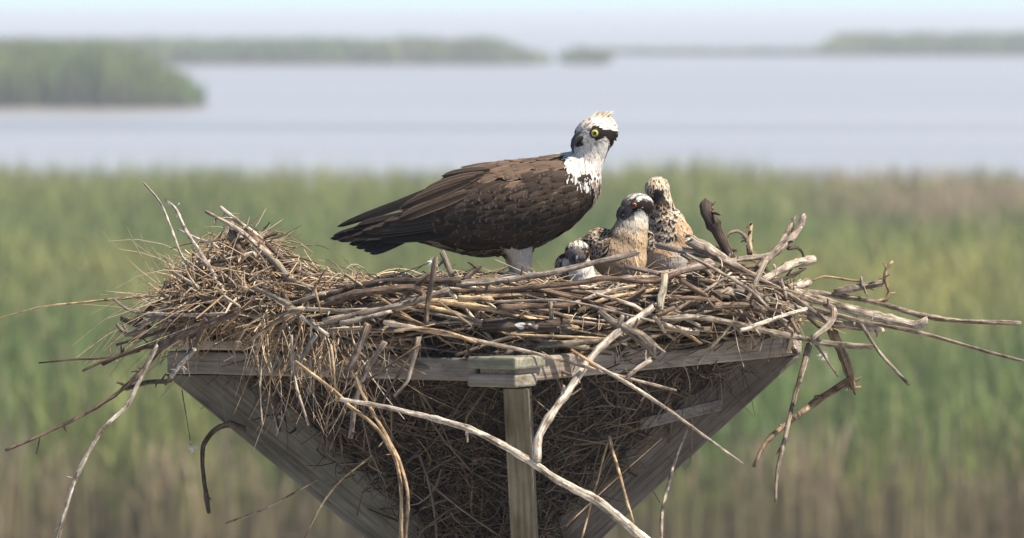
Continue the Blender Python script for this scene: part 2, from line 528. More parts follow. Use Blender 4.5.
# ------------------------------------------------------------------ haze
hz = bpy.data.meshes.new('haze')
hv = [(x, y, z) for z in (-2.0, 6.12) for x, y in ((-2700, -70), (2700, -70), (2700, 9100), (-2700, 9100))]
hz.from_pydata(hv, [], [(3, 2, 1, 0), (4, 5, 6, 7), (0, 1, 5, 4), (1, 2, 6, 5), (2, 3, 7, 6), (3, 0, 4, 7)])
hm, nt, out = new_mat('hazy_air')
pv = nd(nt, 'ShaderNodeVolumePrincipled')
pv.inputs['Color'].default_value = (0.65, 0.71, 0.77, 1)
pv.inputs['Density'].default_value = 0.00052
pv.inputs['Anisotropy'].default_value = 0.0
nt.links.new(pv.outputs[0], out.inputs['Volume'])
hz.materials.append(hm)
hz_o = bpy.data.objects.new('haze', hz); COL.objects.link(hz_o)
tag(hz_o, 'pale summer haze over the marsh and the bay', 'haze', kind='stuff')

# ------------------------------------------------------------------ platform
ZP = 5.333                                  # mid height of the frame rails
PF = Vector((0.006, -0.600, ZP)); PL = Vector((-0.654, -0.052, ZP - 0.008))
PR = Vector((0.554, 0.060, ZP + 0.022)); PB = Vector((-0.106, 0.608, ZP + 0.012))
PC = Vector((-0.05, 0.004, ZP))
plat = empty('nest_platform', (-0.05, 0.0, 0.0))
tag(plat, 'weathered timber platform with diagonal braces on a post under the nest', 'platform')

def prism(name, poly, thick_vec, mat, parent, along, tone=1.0, bevel=0.004):
    """board: flat polygon (list of Vectors) pushed out by thick_vec; grain runs along `along`"""
    n = len(poly)
    bm = bmesh.new()
    a = [bm.verts.new(p - thick_vec / 2) for p in poly]
    b = [bm.verts.new(p + thick_vec / 2) for p in poly]
    bm.faces.new(a[::-1]); bm.faces.new(b)
    for i in range(n):
        bm.faces.new((a[i], a[(i + 1) % n], b[(i + 1) % n], b[i]))
    bmesh.ops.recalc_face_normals(bm, faces=bm.faces)
    bmesh.ops.bevel(bm, geom=list(bm.edges), offset=bevel, segments=2, affect='EDGES', profile=0.5)
    al = along.normalized(); t = thick_vec.normalized(); w = al.cross(t).normalized()
    ox = random.uniform(0, 30)
    mb = MB()
    bm.verts.index_update()
    vs = [v.co.copy() for v in bm.verts]
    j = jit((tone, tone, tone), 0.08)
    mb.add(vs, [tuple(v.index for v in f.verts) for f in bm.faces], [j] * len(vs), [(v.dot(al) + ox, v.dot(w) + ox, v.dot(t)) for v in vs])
    bm.free()
    o = mb.build(name, mat, parent, smooth=False)
    o.matrix_parent_inverse = Matrix.Translation(-parent.location)
    return o

def rail(name, a, b, h, d, mat, ext0=0.0, ext1=0.0, dz=0.0, inset=0.0, tone=1.0):
    u = (b - a).normalized()
    a2 = a - u * ext0; b2 = b + u * ext1
    nrm = Vector((u.y, -u.x, 0)).normalized()
    if nrm.dot(((a + b) / 2 - PC)) < 0: nrm = -nrm
    z = Vector((0, 0, 1))
    c0 = a2 - nrm * (d / 2 + inset) + z * dz; c1 = b2 - nrm * (d / 2 + inset) + z * dz
    poly = [c0 - z * h / 2, c1 - z * h / 2, c1 + z * h / 2, c0 + z * h / 2]
    return prism(name, poly, nrm * d, mat, plat, u, tone)

rail('rail', PF, PR, 0.044, 0.09, M_BOARD, ext0=-0.004, ext1=0.012, tone=0.95)
rail('rail', PF, PL, 0.042, 0.088, M_BOARD, ext0=-0.098, ext1=0.012, tone=0.85)
rail('rail', PB, PL, 0.044, 0.09, M_BOARD, ext0=-0.1, ext1=-0.1)
rail('rail', PB, PR, 0.044, 0.09, M_BOARD, ext0=-0.004, ext1=-0.1)
# deck planks laid across the rails
uL = (PL - PF).normalized(); uR = (PR - PF).normalized()
Ls = (PL - PF).length; Rs = (PR - PF).length
for k in range(5):
    t0 = 0.16 + k * 0.155
    p0 = PF + uR * (t0 * Rs * 1.0) + uL * 0.05 + Vector((0, 0, 0.036))
    p1 = PF + uR * (t0 * Rs * 1.0) + uL * (Ls - 0.05) + Vector((0, 0, 0.036))
    w = uR * 0.055
    prism('deck_plank', [p0 - w, p1 - w, p1 + w, p0 + w], Vector((0, 0, 0.022)), M_BOARD, plat, uL)
# short plank ends at the front corner
z1 = Vector((0, 0, 1))
q = PF + z1 * 0.0145
prism('corner_plank', [q - uR * 0.015 - uL * 0.012, q - uR * 0.015 + uL * 0.105, q + uR * 0.075 + uL * 0.105, q + uR * 0.075 - uL * 0.012], z1 * 0.022, M_MOSS, plat, uL)
q = PF + z1 * 0.0
q = PF - z1 * 0.0185
prism('corner_block', [q - uR * 0.006 - uL * 0.004, q - uR * 0.006 + uL * 0.112, q + uR * 0.060 + uL * 0.112, q + uR * 0.060 - uL * 0.004], z1 * 0.024, M_BOARD, plat, uL, tone=0.9)
q = PL + z1 * 0.036
prism('corner_plank', [q + uR * -0.01 - uL * 0.0, q + uR * -0.01 - uL * 0.19, q + uR * 0.08 - uL * 0.19, q + uR * 0.08 - uL * 0.0], z1 * 0.02, M_BOARD, plat, uL, tone=1.2)

AX = Vector((-0.05, 0.004, 0))
def brace(corner, out_in, wid, zt, zb, thick, mat, tone=1.0, AX=AX):
    d = Vector((AX.x - corner.x, AX.y - corner.y, 0)); Lh = d.length; d.normalize()
    side = Vector((-d.y, d.x, 0))
    a = corner + d * out_in; a = Vector((a.x, a.y, zt))
    b = a + d * wid
    pe = Vector((AX.x, AX.y, 0)) - d * 0.055
    lo = Vector((pe.x, pe.y, zb)); hi = Vector((pe.x, pe.y, zb + (zt - zb) * wid / (Lh - 0.055 - out_in)))
    return prism('brace', [a, b, hi, lo], side * thick, mat, plat, lo - a, tone, bevel=0.003)

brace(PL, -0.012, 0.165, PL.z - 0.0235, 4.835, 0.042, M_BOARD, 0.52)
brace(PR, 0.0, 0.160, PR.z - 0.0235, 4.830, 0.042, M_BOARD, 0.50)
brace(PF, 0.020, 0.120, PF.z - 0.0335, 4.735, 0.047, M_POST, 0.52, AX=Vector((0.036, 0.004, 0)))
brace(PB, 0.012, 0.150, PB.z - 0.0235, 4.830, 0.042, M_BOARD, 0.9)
mb = MB()
tube(mb, [(AX.x, AX.y, -1.5), (AX.x, AX.y, 2.0), (AX.x, AX.y, 4.92)], 0.060, 0.054, (1, 1, 1), n=14, step=0.25, wob=0.02, knots=False)
o = mb.build('post', M_POST, plat); o.matrix_parent_inverse = Matrix.Translation(-plat.location)
# short board ends nailed between the braces, half buried in debris
for (u0, v0, u1, v1, y, wd) in ((640, 424, 722, 404, -0.13, 0.022), (408, 512, 446, 534, -0.10, 0.03)):
    a = S(u0, v0, y); b = S(u1, v1, y + 0.10)
    up = Vector((0, 0, 1)) * wd / 2
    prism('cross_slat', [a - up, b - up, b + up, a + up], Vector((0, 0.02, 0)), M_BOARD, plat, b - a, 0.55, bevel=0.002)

# ------------------------------------------------------------------ nest
nest = empty('nest', (PC.x, PC.y, ZP + 0.03))
tag(nest, 'large nest of grey sticks and straw heaped on the timber platform', 'nest')
def to_nest(o):
    o.parent = nest
    o.matrix_parent_inverse = Matrix.Translation(-nest.location)
    return o

TH0 = math.atan2(PF.y - PC.y, PF.x - PC.x)
PROF = [(-0.46, 0.02, 0), (-0.37, 0.075, .3), (-0.25, 0.175, .3), (-0.14, 0.292, .3), (-0.035, 0.405, 0.3),
        (-0.005, 0.435, .3), (0.035, 0.45, .45), (0.065, 0.475, .85), (0.10, 0.48, 1), (0.128, 0.44, 1), (0.140, 0.36, 1), (0.142, 0.2, 1), (0.142, 0.0, 1)]
def core_point(th, w):
    """w 0..1 from the lower tip of the heap up the side and over the rim to the middle of the bowl"""
    k = w * (len(PROF) - 1)
    i = min(int(k), len(PROF) - 2); f = k - i
    z = lerp(PROF[i][0], PROF[i + 1][0], f); r = lerp(PROF[i][1], PROF[i + 1][1], f); up = lerp(PROF[i][2], PROF[i + 1][2], f)
    a = th - TH0
    dia = 1.22 / (abs(math.cos(a)) + abs(math.sin(a)))
    rr = lerp(r * dia, r, up)
    x = math.cos(th) * rr * lerp(1.0, 1.22, min(1, max(0, up - .45) / .4)); y = math.sin(th) * rr
    if z > 0.02:
        z += (0.085 * math.exp(-((x + 0.46) / 0.10) ** 2 - ((y - 0.02) / 0.28) ** 2) + 0.02 * math.exp(-((x - 0.45) / 0.15) ** 2)) * min(1, (z - 0.02) / 0.08)
    return Vector((PC.x + x, PC.y + y, ZP + z))
def core_frame(th, w):
    p = core_point(th, w)
    a = core_point(th + 0.02, w) - core_point(th - 0.02, w)
    b = core_point(th, min(1, w + 0.01)) - core_point(th, max(0, w - 0.01))
    n = a.cross(b)
    n = n.normalized() if n.length > 1e-9 else Vector((0, 0, 1))
    return p, a.normalized() if a.length > 1e-9 else Vector((1, 0, 0)), b.normalized() if b.length > 1e-9 else Vector((0, 1, 0)), n

mb = MB()
NT, NW = 90, 46
vs, fs, cs = [], [], []
for j in range(NW + 1):
    for i in range(NT):
        p, ta, tb, nn = core_frame(2 * math.pi * i / NT, j / NW)
        d = random.uniform(-0.02, 0.004)
        vs.append(p + nn * d); cs.append(jit((0.032, 0.024, 0.017), 0.5))  # dark earth, lowered further to paint in shade underneath
for j in range(NW):
    for i in range(NT):
        i2 = (i + 1) % NT
        fs.append((j * NT + i, j * NT + i2, (j + 1) * NT + i2, (j + 1) * NT + i))
mb.add(vs, fs, cs, [tuple(v) for v in vs])
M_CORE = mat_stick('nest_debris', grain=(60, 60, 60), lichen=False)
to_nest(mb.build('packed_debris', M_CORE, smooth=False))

TONE = {'dark': (0.075, 0.056, 0.043), 'brown': (0.15, 0.108, 0.075), 'gray': (0.235, 0.195, 0.155), 'pale': (0.40, 0.345, 0.275),
        'white': (0.50, 0.455, 0.39), 'tan': (0.42, 0.31, 0.19), 'rust': (0.19, 0.13, 0.085)}

def yf(x):
    return -math.sqrt(max(0.52 ** 2 - ((x + 0.05) / 1.22) ** 2, 0.02))

# branches surveyed one by one: points (column,row), width at both ends in px, tone, depth offset at both ends from the nest face
BR = [
 # left heap
 ([(144,183),(161,203),(172,230),(182,257),(194,270),(208,280)], 2.0,3.6,'pale',.25,.2),
 ([(166,201),(177,210),(187,232),(201,255),(218,279)], 3.6,4.6,'white',.22,.12),
 ([(179,230),(201,240),(231,248)], 2.2,3.2,'white',.3,.3),
 ([(221,207),(234,218),(248,229),(262,240)], 4,6,'pale',.28,.26),
 ([(206,212),(221,220),(241,232),(256,244),(270,256)], 3.4,7,'pale',.24,.2),
 ([(234,231),(238,246),(243,262)], 11,10,'brown',.24,.18),
 ([(243,232),(252,240),(262,250),(276,262)], 10,11,'brown',.27,.22),
 ([(254,245),(278,264),(291,282),(312,291)], 7,9,'gray',.18,.1),
 ([(264,244),(284,262),(302,274),(325,283)], 6,8,'dark',.28,.22),
 ([(-6,320),(40,307),(84,302),(144,297),(172,295)], 1.4,3.2,'tan',.3,.25),
 ([(114,299),(127,309),(147,316),(176,321)], 3,3.6,'gray',.12,.06),
 ([(147,314),(185,315),(226,314)], 3.6,3,'pale',.05,-.02),
 ([(166,282),(168,288),(174,293),(182,291)], 5,5,'dark',.2,.2),
 ([(174,293),(170,300),(157,305),(145,312),(134,321)], 6,4,'dark',.2,.14),
 ([(117,325),(127,335),(146,330)], 4,7,'gray',.16,.1),
 ([(122,318),(134,323),(150,329)], 6,8,'dark',.2,.12),
 ([(140,318),(127,329),(113,340),(110,351),(118,362)], 1.4,1.2,'tan',.1,.08),
 ([(236,312),(204,325),(180,336),(160,350),(140,373),(114,395),(77,419),(40,436),(5,450)], 8,3.2,'brown',-.04,-.06),
 ([(40,436),(38,446),(36,454)], 1.6,1.2,'brown',-.05,-.05),
 ([(83,371),(110,358),(147,347),(172,340)], 2.6,4.2,'brown',.02,.0),
 ([(39,363),(74,359),(114,357),(140,351)], 1.8,3.2,'brown',.06,.0),
 ([(157,346),(144,373),(127,406),(103,428),(87,454),(74,483),(59,535),(55,548)], 5,4.6,'white',-.08,-.14),
 ([(194,350),(183,363),(172,377)], 5,6,'white',-.06,-.06),
 ([(206,318),(196,340),(184,362),(166,384)], 5,4,'brown',-.05,-.03),
 ([(126,389),(148,383),(170,381)], 5,4.5,'dark',.1,.06),
 ([(102,364),(124,353),(143,347),(160,346)], 4,6,'dark',-.02,-.03),
 ([(117,345),(145,336),(174,327)], 3.2,4.4,'dark',.04,.02),
 ([(254,288),(269,295),(289,306)], 4,6,'gray',.0,-.03),
 ([(276,268),(288,280),(302,286)], 8,6,'gray',.2,.14),
 ([(302,309),(286,317),(269,328),(252,340),(243,350)], 5,3,'tan',-.02,-.04),
 ([(291,336),(293,366),(297,388),(309,425)], 3.6,2.6,'pale',-.05,-.05),
 ([(244,428),(231,424),(220,427),(211,434),(204,446),(203,466),(205,490),(208,513)], 6.5,4.5,'dark',.285,.25),
 ([(182,390),(186,415),(191,446)], 1.2,1.0,'brown',.06,.06),
 ([(226,523),(265,509),(300,490),(316,480)], 1.6,2.4,'tan',.26,.33),
 ([(236,284),(212,306),(196,318)], 4.5,4.5,'brown',.1,.05),
 ([(196,300),(180,310),(160,318),(138,324)], 4,3,'gray',.06,.05),
 ([(262,290),(240,312),(222,330)], 3,2.5,'tan',0,-.02),
 ([(224,296),(240,307)], 3,3,'pale',-.02,-.02),
 # front wall, left of the corner
 ([(340,400),(388,407),(430,417),(469,430),(504,446),(532,461),(560,481),(599,504),(641,536),(660,552)], 3.6,11,'white',-.10,-.16),
 ([(537,460),(539,440),(553,412),(571,384),(586,364),(605,345),(629,323),(653,306)], 10.5,8,'white',-.14,-.02),
 ([(296,362),(335,391),(349,405),(374,425),(393,454),(400,482),(402,510),(402,545)], 3.6,4.4,'tan',-.08,-.1),
 ([(356,378),(361,392),(381,426),(398,458),(407,493),(405,545)], 3.4,3.6,'tan',-.08,-.09),
 ([(418,338),(407,380),(394,396)], 5.5,3.6,'gray',-.06,-.06),
 ([(367,326),(360,344),(349,368)], 7.5,6,'gray',-.05,-.06),
 ([(385,343),(368,368),(356,400),(350,438)], 6.5,5,'gray',-.04,-.05),
 ([(303,540),(319,510),(336,486),(353,470),(372,455)], 2,2.4,'tan',.27,.2),
 ([(302,317),(329,336)], 5,4,'pale',-.04,-.05),
 ([(309,302),(325,296),(358,288),(387,282),(418,280),(460,280)], 6,7.5,'dark',.06,.08),
 ([(327,304),(354,295),(387,289),(412,287),(426,292)], 8,8,'brown',.02,.02),
 ([(320,325),(354,316),(392,307),(425,297),(448,290)], 6,7,'gray',-.02,.02),
 ([(302,309),(336,311),(368,309)], 5,4,'pale',-.01,0),
 ([(322,330),(345,329),(366,328)], 4.5,4,'pale',-.02,-.02),
 ([(340,323),(366,318),(392,312)], 5.5,4,'pale',-.035,-.03),
 ([(278,315),(290,311),(304,308)], 4,6,'pale',-.02,-.02),
 ([(436,258),(433,280),(428,305),(426,325)], 6.5,5,'brown',-.01,-.03),
 ([(443,252),(448,264),(453,276)], 6.5,7,'gray',.12,.1),
 ([(479,266),(470,274),(462,281)], 6,6.5,'dark',.15,.12),
 ([(385,323),(417,329),(459,336),(512,348),(547,357),(583,366),(618,375),(648,383),(676,391)], 5,2.6,'pale',-.08,-.10),
 ([(590,362),(628,384),(679,417),(713,442),(743,464)], 4.6,2.2,'pale',-.09,-.14),
 ([(395,330),(420,328),(450,333),(476,343)], 3,3,'tan',-.1,-.1),
 ([(315,290),(318,302),(322,316)], 3,2.4,'tan',-.03,-.05),
 ([(416,346),(400,372),(386,396),(380,420)], 3,2,'brown',-.05,-.05),
 ([(420,345),(398,360),(380,372),(362,384)], 2.4,2.4,'brown',-.07,-.06),
 ([(331,345),(334,372),(336,404)], 2.6,2.0,'tan',-.06,-.06),
 ([(316,336),(303,356),(296,372)], 5,4,'pale',-.04,-.05),
 # rim in front of the birds
 ([(455,283),(500,281),(545,275),(595,262),(637,253)], 7,6,'gray',.08,.12),
 ([(452,291),(520,288),(576,284),(605,278),(640,280),(662,279),(682,272)], 5,6,'brown',.04,.06),
 ([(458,297),(494,299)], 7,6,'tan',.0,.0),
 ([(496,301),(557,300),(595,307),(655,321)], 3,2.6,'gray',-.03,-.04),
 ([(500,309),(540,307),(574,305)], 7,6,'brown',.0,.0),
 ([(488,326),(530,324),(569,325)], 13,14,'dark',.02,.0),
 ([(600,311),(617,325),(637,336),(655,352)], 6,14,'gray',-.04,-.06),
 ([(506,334),(555,336),(607,339)], 2.4,2.6,'tan',-.04,-.04),
 ([(571,350),(582,357),(596,366)], 3,3,'tan',-.1,-.1),
 ([(626,376),(638,367),(651,359)], 4.5,5.5,'pale',-.1,-.09),
 ([(609,437),(612,450),(618,468),(626,498),(633,523)], 4,3,'tan',.19,.14),
 ([(609,438),(604,456),(598,478),(581,540)], 2.2,2.2,'tan',.19,.2),
 ([(662,438),(620,475),(566,526)], 1.6,1.6,'tan',.24,.24),
 ([(687,430),(676,458),(669,481),(662,512),(662,545)], 3,3.8,'pale',.34,.28),
 # right pile
 ([(809,344),(799,384),(787,427),(778,468),(776,503)], 7,4,'gray',.2,.18),
 ([(826,316),(837,338),(847,361),(851,378),(841,385),(814,403),(787,423),(767,442),(754,467)], 12,5,'rust',.16,.22),
 ([(850,376),(853,389)], 9,5,'rust',.18,.18),
 ([(690,242),(716,257),(745,273),(775,289),(809,298),(846,307),(883,318),(916,327),(927,322)], 13,9,'pale',.22,.12),
 ([(800,290),(820,292),(868,301),(916,314),(957,320),(1021,324)], 6,5,'gray',.3,.3),
 ([(800,306),(835,314),(868,322),(920,333),(976,348),(1024,361),(1046,367)], 5,2.8,'gray',.1,.0),
 ([(660,318),(697,317),(734,324),(771,331),(816,342),(872,346)], 6,6.5,'gray',-.02,.04),
 ([(686,254),(719,272),(749,290),(775,314),(793,332)], 3.4,4.4,'gray',.06,.06),
 ([(708,206),(707,212),(714,224),(721,242),(730,262)], 13,11,'dark',.3,.28),
 ([(706,208),(713,209)], 7,5,'rust',.3,.3),
 ([(725,240),(730,233),(738,231),(746,238),(748,252)], 3.6,4.6,'gray',.3,.28),
 ([(751,225),(750,240),(748,256)], 5,8,'tan',.34,.3),
 ([(757,271),(775,253),(790,238),(801,226),(805,217)], 11,7,'gray',.24,.34),
 ([(776,250),(786,236),(797,217)], 8,5,'gray',.36,.42),
 ([(788,249),(798,248),(803,253),(803,258)], 4,3.4,'dark',.3,.32),
 ([(764,280),(786,268),(800,262),(814,258)], 8,10,'pale',.16,.2),
 ([(770,284),(790,276),(806,268)], 6,3,'dark',.15,.18),
 ([(728,262),(752,258),(772,254)], 6,6,'gray',.24,.26),
 ([(788,288),(808,281)], 9,9,'pale',.18,.2),
 ([(809,282),(824,276),(845,279),(863,282)], 2.2,2.6,'tan',.3,.32),
 ([(836,291),(862,286),(884,283)], 7,8,'gray',.3,.3),
 ([(862,288),(861,276)], 5,3,'gray',.3,.3),
 ([(876,303),(887,300),(890,291),(885,279),(887,268),(893,261)], 5,3.2,'tan',.3,.3),
 ([(860,322),(879,353),(898,374),(909,385)], 4,3.6,'gray',.1,.06),
 ([(825,304),(834,308),(834,318),(827,327),(811,338)], 7,6.5,'pale',.04,.0),
 ([(836,324),(860,326),(884,328)], 9,7,'pale',.16,.16),
 ([(664,314),(705,298),(746,289)], 12,11,'gray',.08,.12),
 ([(664,277),(663,292),(660,310)], 10,9,'pale',.06,.02),
 ([(662,279),(686,270),(710,263)], 7,11,'gray',.08,.14),
 ([(816,344),(827,360),(838,377)], 3.4,2.6,'gray',.1,.1),
 ([(735,290),(765,298),(800,310),(828,322)], 9,8,'gray',.1,.1),
 ([(700,306),(745,306),(790,318)], 7,6,'brown',.03,.06),
 ([(668,300),(690,297),(716,300)], 5,4,'rust',.02,.02),
 ([(690,262),(712,274),(735,279)], 7,8,'brown',.2,.2),
 ([(740,330),(772,320),(806,308)], 5,4,'pale',.0,.04),
]
for pts, w0, w1, tone, o0, o1 in BR:
    KINK = 0.15 if len(pts) > 4 and max(w0, w1) < 5 else 0.45
    n = len(pts)
    P = []
    for i, (u, v) in enumerate(pts):
        x0 = (u - 512) * MPP(-0.3)
        y = yf(x0) - 0.035 + lerp(o0, o1, i / (n - 1))
        P.append(S(u, v, y))
    k = MPP(-0.3) / 2
    mb = MB()
    wmax = max(w0, w1)
    tube(mb, P, w0 * k * 0.95, w1 * k * 0.95, jit(TONE[tone], 0.12), n=8 if wmax > 6 else 6, step=0.012 if wmax > 5 else 0.015, wob=0.30, flat=random.uniform(.8, 1))
    if wmax > 4.2:
        for _ in range(random.randint(2, 5)):
            i = random.randint(0, n - 2); t = random.random()
            q = P[i].lerp(P[i + 1], t); d = (P[i + 1] - P[i]).normalized()
            s = Vector((random.gauss(0, 1), random.gauss(0, 1), random.gauss(0, 1))); s = (s - d * s.dot(d)).normalized()
            L = random.uniform(.006, .020) * (1 + wmax / 20); e = q + (s + d * random.uniform(-.3, 1.0)).normalized() * L
            rb = wmax * k * random.uniform(.25, .5)
            tube(mb, [q, q.lerp(e, .5) + s * L * .1, e], rb, rb * .55, jit(TONE[tone], 0.2), n=5, step=.008, wob=.2)
    to_nest(mb.build('branch', M_STICK))

KINK = 0.4
# sticks woven round the rim and the front wall
def rim_stick(th, w, L, r, tilt, lift, tone, bend=None):
    p, ta, tb, nn = core_frame(th, w)
    d = (ta * math.cos(tilt) + tb * math.sin(tilt)).normalized()
    if random.random() < 0.5: d = -d
    R = 0.55
    pts = []
    b = random.uniform(-.06, .06) if bend is None else bend
    for s in (-.5, -.17, .17, .5):
        q = p + d * (s * L) + nn * (lift - (s * L) ** 2 / (2 * R) * 0.75) + tb * (b * L * (s * s * 4 - .5)) * 0.5
        q += Vector((random.gauss(0, 1), random.gauss(0, 1), random.gauss(0, 1))) * L * 0.012
        pts.append(q)
    mb = MB()
    tube(mb, pts, r, r * random.uniform(.45, .8), jit(TONE[tone], 0.2), n=6, step=0.03, wob=0.4)
    to_nest(mb.build('stick', M_STICK))

tones = ['gray'] * 5 + ['brown'] * 5 + ['dark'] * 4 + ['pale'] * 4 + ['tan'] * 2 + ['rust']
for k in range(250):
    if k < 170:
        th = random.uniform(math.radians(185), math.radians(362))       # faces the camera
    else:
        th = random.uniform(0, 2 * math.pi)
    w = random.uniform(0.49, 0.80)
    right = math.cos(th) > 0.25
    L = random.uniform(0.14, 0.42)
    r = random.uniform(0.0020, 0.0056) * (1.5 if random.random() < .15 else 1)
    rim_stick(th, w, L, r, random.gauss(0, 0.42), random.uniform(0.0, 0.024), random.choice(tones))

# fine twigs, straw and roots: too many to count
def strand(mb, p, d, n, L, r, col, curl, droop=0.0, sides=3):
    side = n.cross(d)
    c1 = random.gauss(0, curl); c2 = random.gauss(0, curl * 0.8)
    pts = []
    for s in (0, .25, .5, .75, 1):
        q = p + d * (s * L) + side * (c1 * L * s * s) + n * (c2 * L * s * (1 - s) * 1.2)
        q.z -= droop * L * s * s
        pts.append(q)
    m = 5
    vs, cs, ls, fs = [], [], [], []
    off = random.uniform(0, 40)
    for i in range(m):
        t = (pts[min(m - 1, i + 1)] - pts[max(0, i - 1)]).normalized()
        a = t.orthogonal().normalized(); b = t.cross(a)
        rr = r * (1 - 0.6 * i / (m - 1))
        for k in range(sides):
            an = 6.283 * k / sides
            vs.append(pts[i] + a * (math.cos(an) * rr) + b * (math.sin(an) * rr))
            cs.append(col); ls.append((off + L * i / (m - 1), off + math.cos(an) * r, math.sin(an) * r))
    for i in range(m - 1):
        for k in range(sides):
            k2 = (k + 1) % sides
            fs.append((i * sides + k, i * sides + k2, (i + 1) * sides + k2, (i + 1) * sides + k))
    mb.add(vs, fs, cs, ls)

STR = [(0.47, 0.355, 0.225), (0.37, 0.27, 0.165), (0.29, 0.20, 0.12), (0.55, 0.45, 0.32), (0.22, 0.15, 0.09), (0.15, 0.10, 0.065), (0.40, 0.35, 0.28)]
UND = [(0.050, 0.037, 0.027), (0.07, 0.05, 0.034), (0.035, 0.026, 0.019), (0.10, 0.072, 0.047), (0.19, 0.14, 0.095), (0.06, 0.05, 0.04)]  # underside tones, with shade below the platform painted in
mb = MB()
for k in range(3600):                                     # upper heap
    th = random.uniform(0, 2 * math.pi) if k % 3 == 0 else random.uniform(math.radians(170), math.radians(365))
    w = random.uniform(0.46, 0.98)
    if math.radians(222) < th < math.radians(352) and w < .70 and random.random() < .6: continue
    p, ta, tb, nn = core_frame(th, w)
    if p.x < -.45 and p.z < ZP + .04: continue
    a = random.gauss(0, 0.9)
    d = (ta * math.cos(a) * random.choice((-1, 1)) + tb * math.sin(a) + nn * random.gauss(0.08, 0.22)).normalized()
    strand(mb, p + nn * random.uniform(-.012, .012), d, nn, random.uniform(0.03, 0.11), random.uniform(.0008, .0022), jit(random.choice(STR), .25), 0.35, random.uniform(0, .2))
for k in range(2300):                                     # straw mound on the left
    th = random.uniform(math.radians(140), math.radians(235))
    w = random.uniform(0.50, 0.82)
    p, ta, tb, nn = core_frame(th, w)
    if p.x < -.45 and p.z < ZP + .045: continue
    a = random.uniform(-1.57, 1.57)
    d = (ta * math.cos(a) * random.choice((-1, 1)) + tb * math.sin(a) + nn * random.gauss(0.12, 0.3)).normalized()
    strand(mb, p + nn * random.uniform(-.01, .02), d, nn, random.uniform(0.03, 0.12), random.uniform(.0008, .0023) * random.choice((1, 1, 1, 1.9)), jit(random.choice(STR[:5]), .25), 0.35, random.uniform(0, .25))
for k in range(125):                                      # straw hanging over the left rail
    u = random.triangular(235, 410, 310)
    x0 = (u - 512) * MPP(-0.3)
    p = S(u, random.uniform(318, 362), yf(x0) + random.uniform(-.06, .03))
    d = Vector((random.gauss(0, .45), random.gauss(-.15, .2), -1)).normalized()
    strand(mb, p, d, Vector((0, -1, 0)), random.uniform(0.04, 0.17), random.uniform(.0007, .0018), jit(random.choice(STR), .25), 0.35, 0.1)
for k in range(120):                                      # loose ends sticking out at the left
    th = random.uniform(math.radians(160), math.radians(215)); w = random.uniform(.5, .74)
    p, ta, tb, nn = core_frame(th, w)
    d = Vector((random.uniform(-1, -.3), random.gauss(0, .3), random.gauss(.05, .4))).normalized()
    strand(mb, p, d, Vector((0, -1, 0)), random.uniform(0.08, 0.24), random.uniform(.0006, .0014), jit(random.choice(STR[:4]), .25), 0.3, random.uniform(0, .5))
tag(to_nest(mb.build('straw', M_STRAW)), 'tan dry straw and fine twigs', kind='stuff')

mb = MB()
for k in range(6500):                                     # debris packed between the braces, tones lowered to paint in shade
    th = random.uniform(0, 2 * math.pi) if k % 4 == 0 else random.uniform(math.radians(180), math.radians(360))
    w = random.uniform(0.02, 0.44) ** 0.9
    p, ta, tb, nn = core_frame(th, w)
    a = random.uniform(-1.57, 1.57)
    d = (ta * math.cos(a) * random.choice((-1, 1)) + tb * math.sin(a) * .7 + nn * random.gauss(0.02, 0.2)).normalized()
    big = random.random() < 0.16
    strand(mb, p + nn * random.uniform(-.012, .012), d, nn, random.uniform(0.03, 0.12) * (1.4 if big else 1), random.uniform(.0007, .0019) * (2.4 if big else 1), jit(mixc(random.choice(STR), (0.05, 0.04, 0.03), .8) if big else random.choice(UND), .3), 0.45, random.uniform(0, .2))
tag(to_nest(mb.build('root_tangle', M_STRAW)), 'roots and twigs packed between the braces, shade painted into their tones', kind='stuff')

# ------------------------------------------------------------------ birds
KP = 15.0 / FPX                                  # metres a picture point at the birds' depth
M_EYE = mat_plain('iris_gloss', (0.42, 0.34, 0.05), 0.08, 0.6, 900, 0.15)
M_EYE2 = mat_plain('orange_iris', (0.22, 0.075, 0.018), 0.08, 0.6, 900, 0.15)
M_PUP = mat_plain('pupil', (0.006, 0.006, 0.007), 0.05, 0.6, 200, 0.1)
M_BEAK = mat_plain('horn', (0.012, 0.012, 0.014), 0.45, 0.3, 120, 0.4)
M_CERE = mat_plain('cere', (0.035, 0.038, 0.047), 0.55, 0.3, 120, 0.3)
M_MOUTH = mat_plain('mouth_lining', (0.50, 0.26, 0.24), 0.4, 0.4, 120, 0.2)
M_FOOT = mat_plain('scaly_foot', (0.36, 0.37, 0.34), 0.6, 0.3, 260, 0.45)

def ell(bm, c, r, axes=None, sub=3):
    """ellipsoid blob; axes = three unit vectors"""
    ax = axes or (Vector((1, 0, 0)), Vector((0, 1, 0)), Vector((0, 0, 1)))
    M = Matrix((( ax[0].x * r[0], ax[1].x * r[1], ax[2].x * r[2], c[0]),
                ( ax[0].y * r[0], ax[1].y * r[1], ax[2].y * r[2], c[1]),
                ( ax[0].z * r[0], ax[1].z * r[1], ax[2].z * r[2], c[2]), (0, 0, 0, 1)))
    bmesh.ops.create_icosphere(bm, subdivisions=sub, radius=1.0, matrix=M)

def chain(bm, pts, n=6):
    """blobs along a limb: (centre, radius) pairs"""
    for (a, ra), (b, rb) in zip(pts[:-1], pts[1:]):
        for i in range(n):
            t = i / (n - 1)
            c = Vector(a).lerp(Vector(b), t); r = lerp(ra, rb, t)
            ell(bm, c, (r, r, r), sub=2)

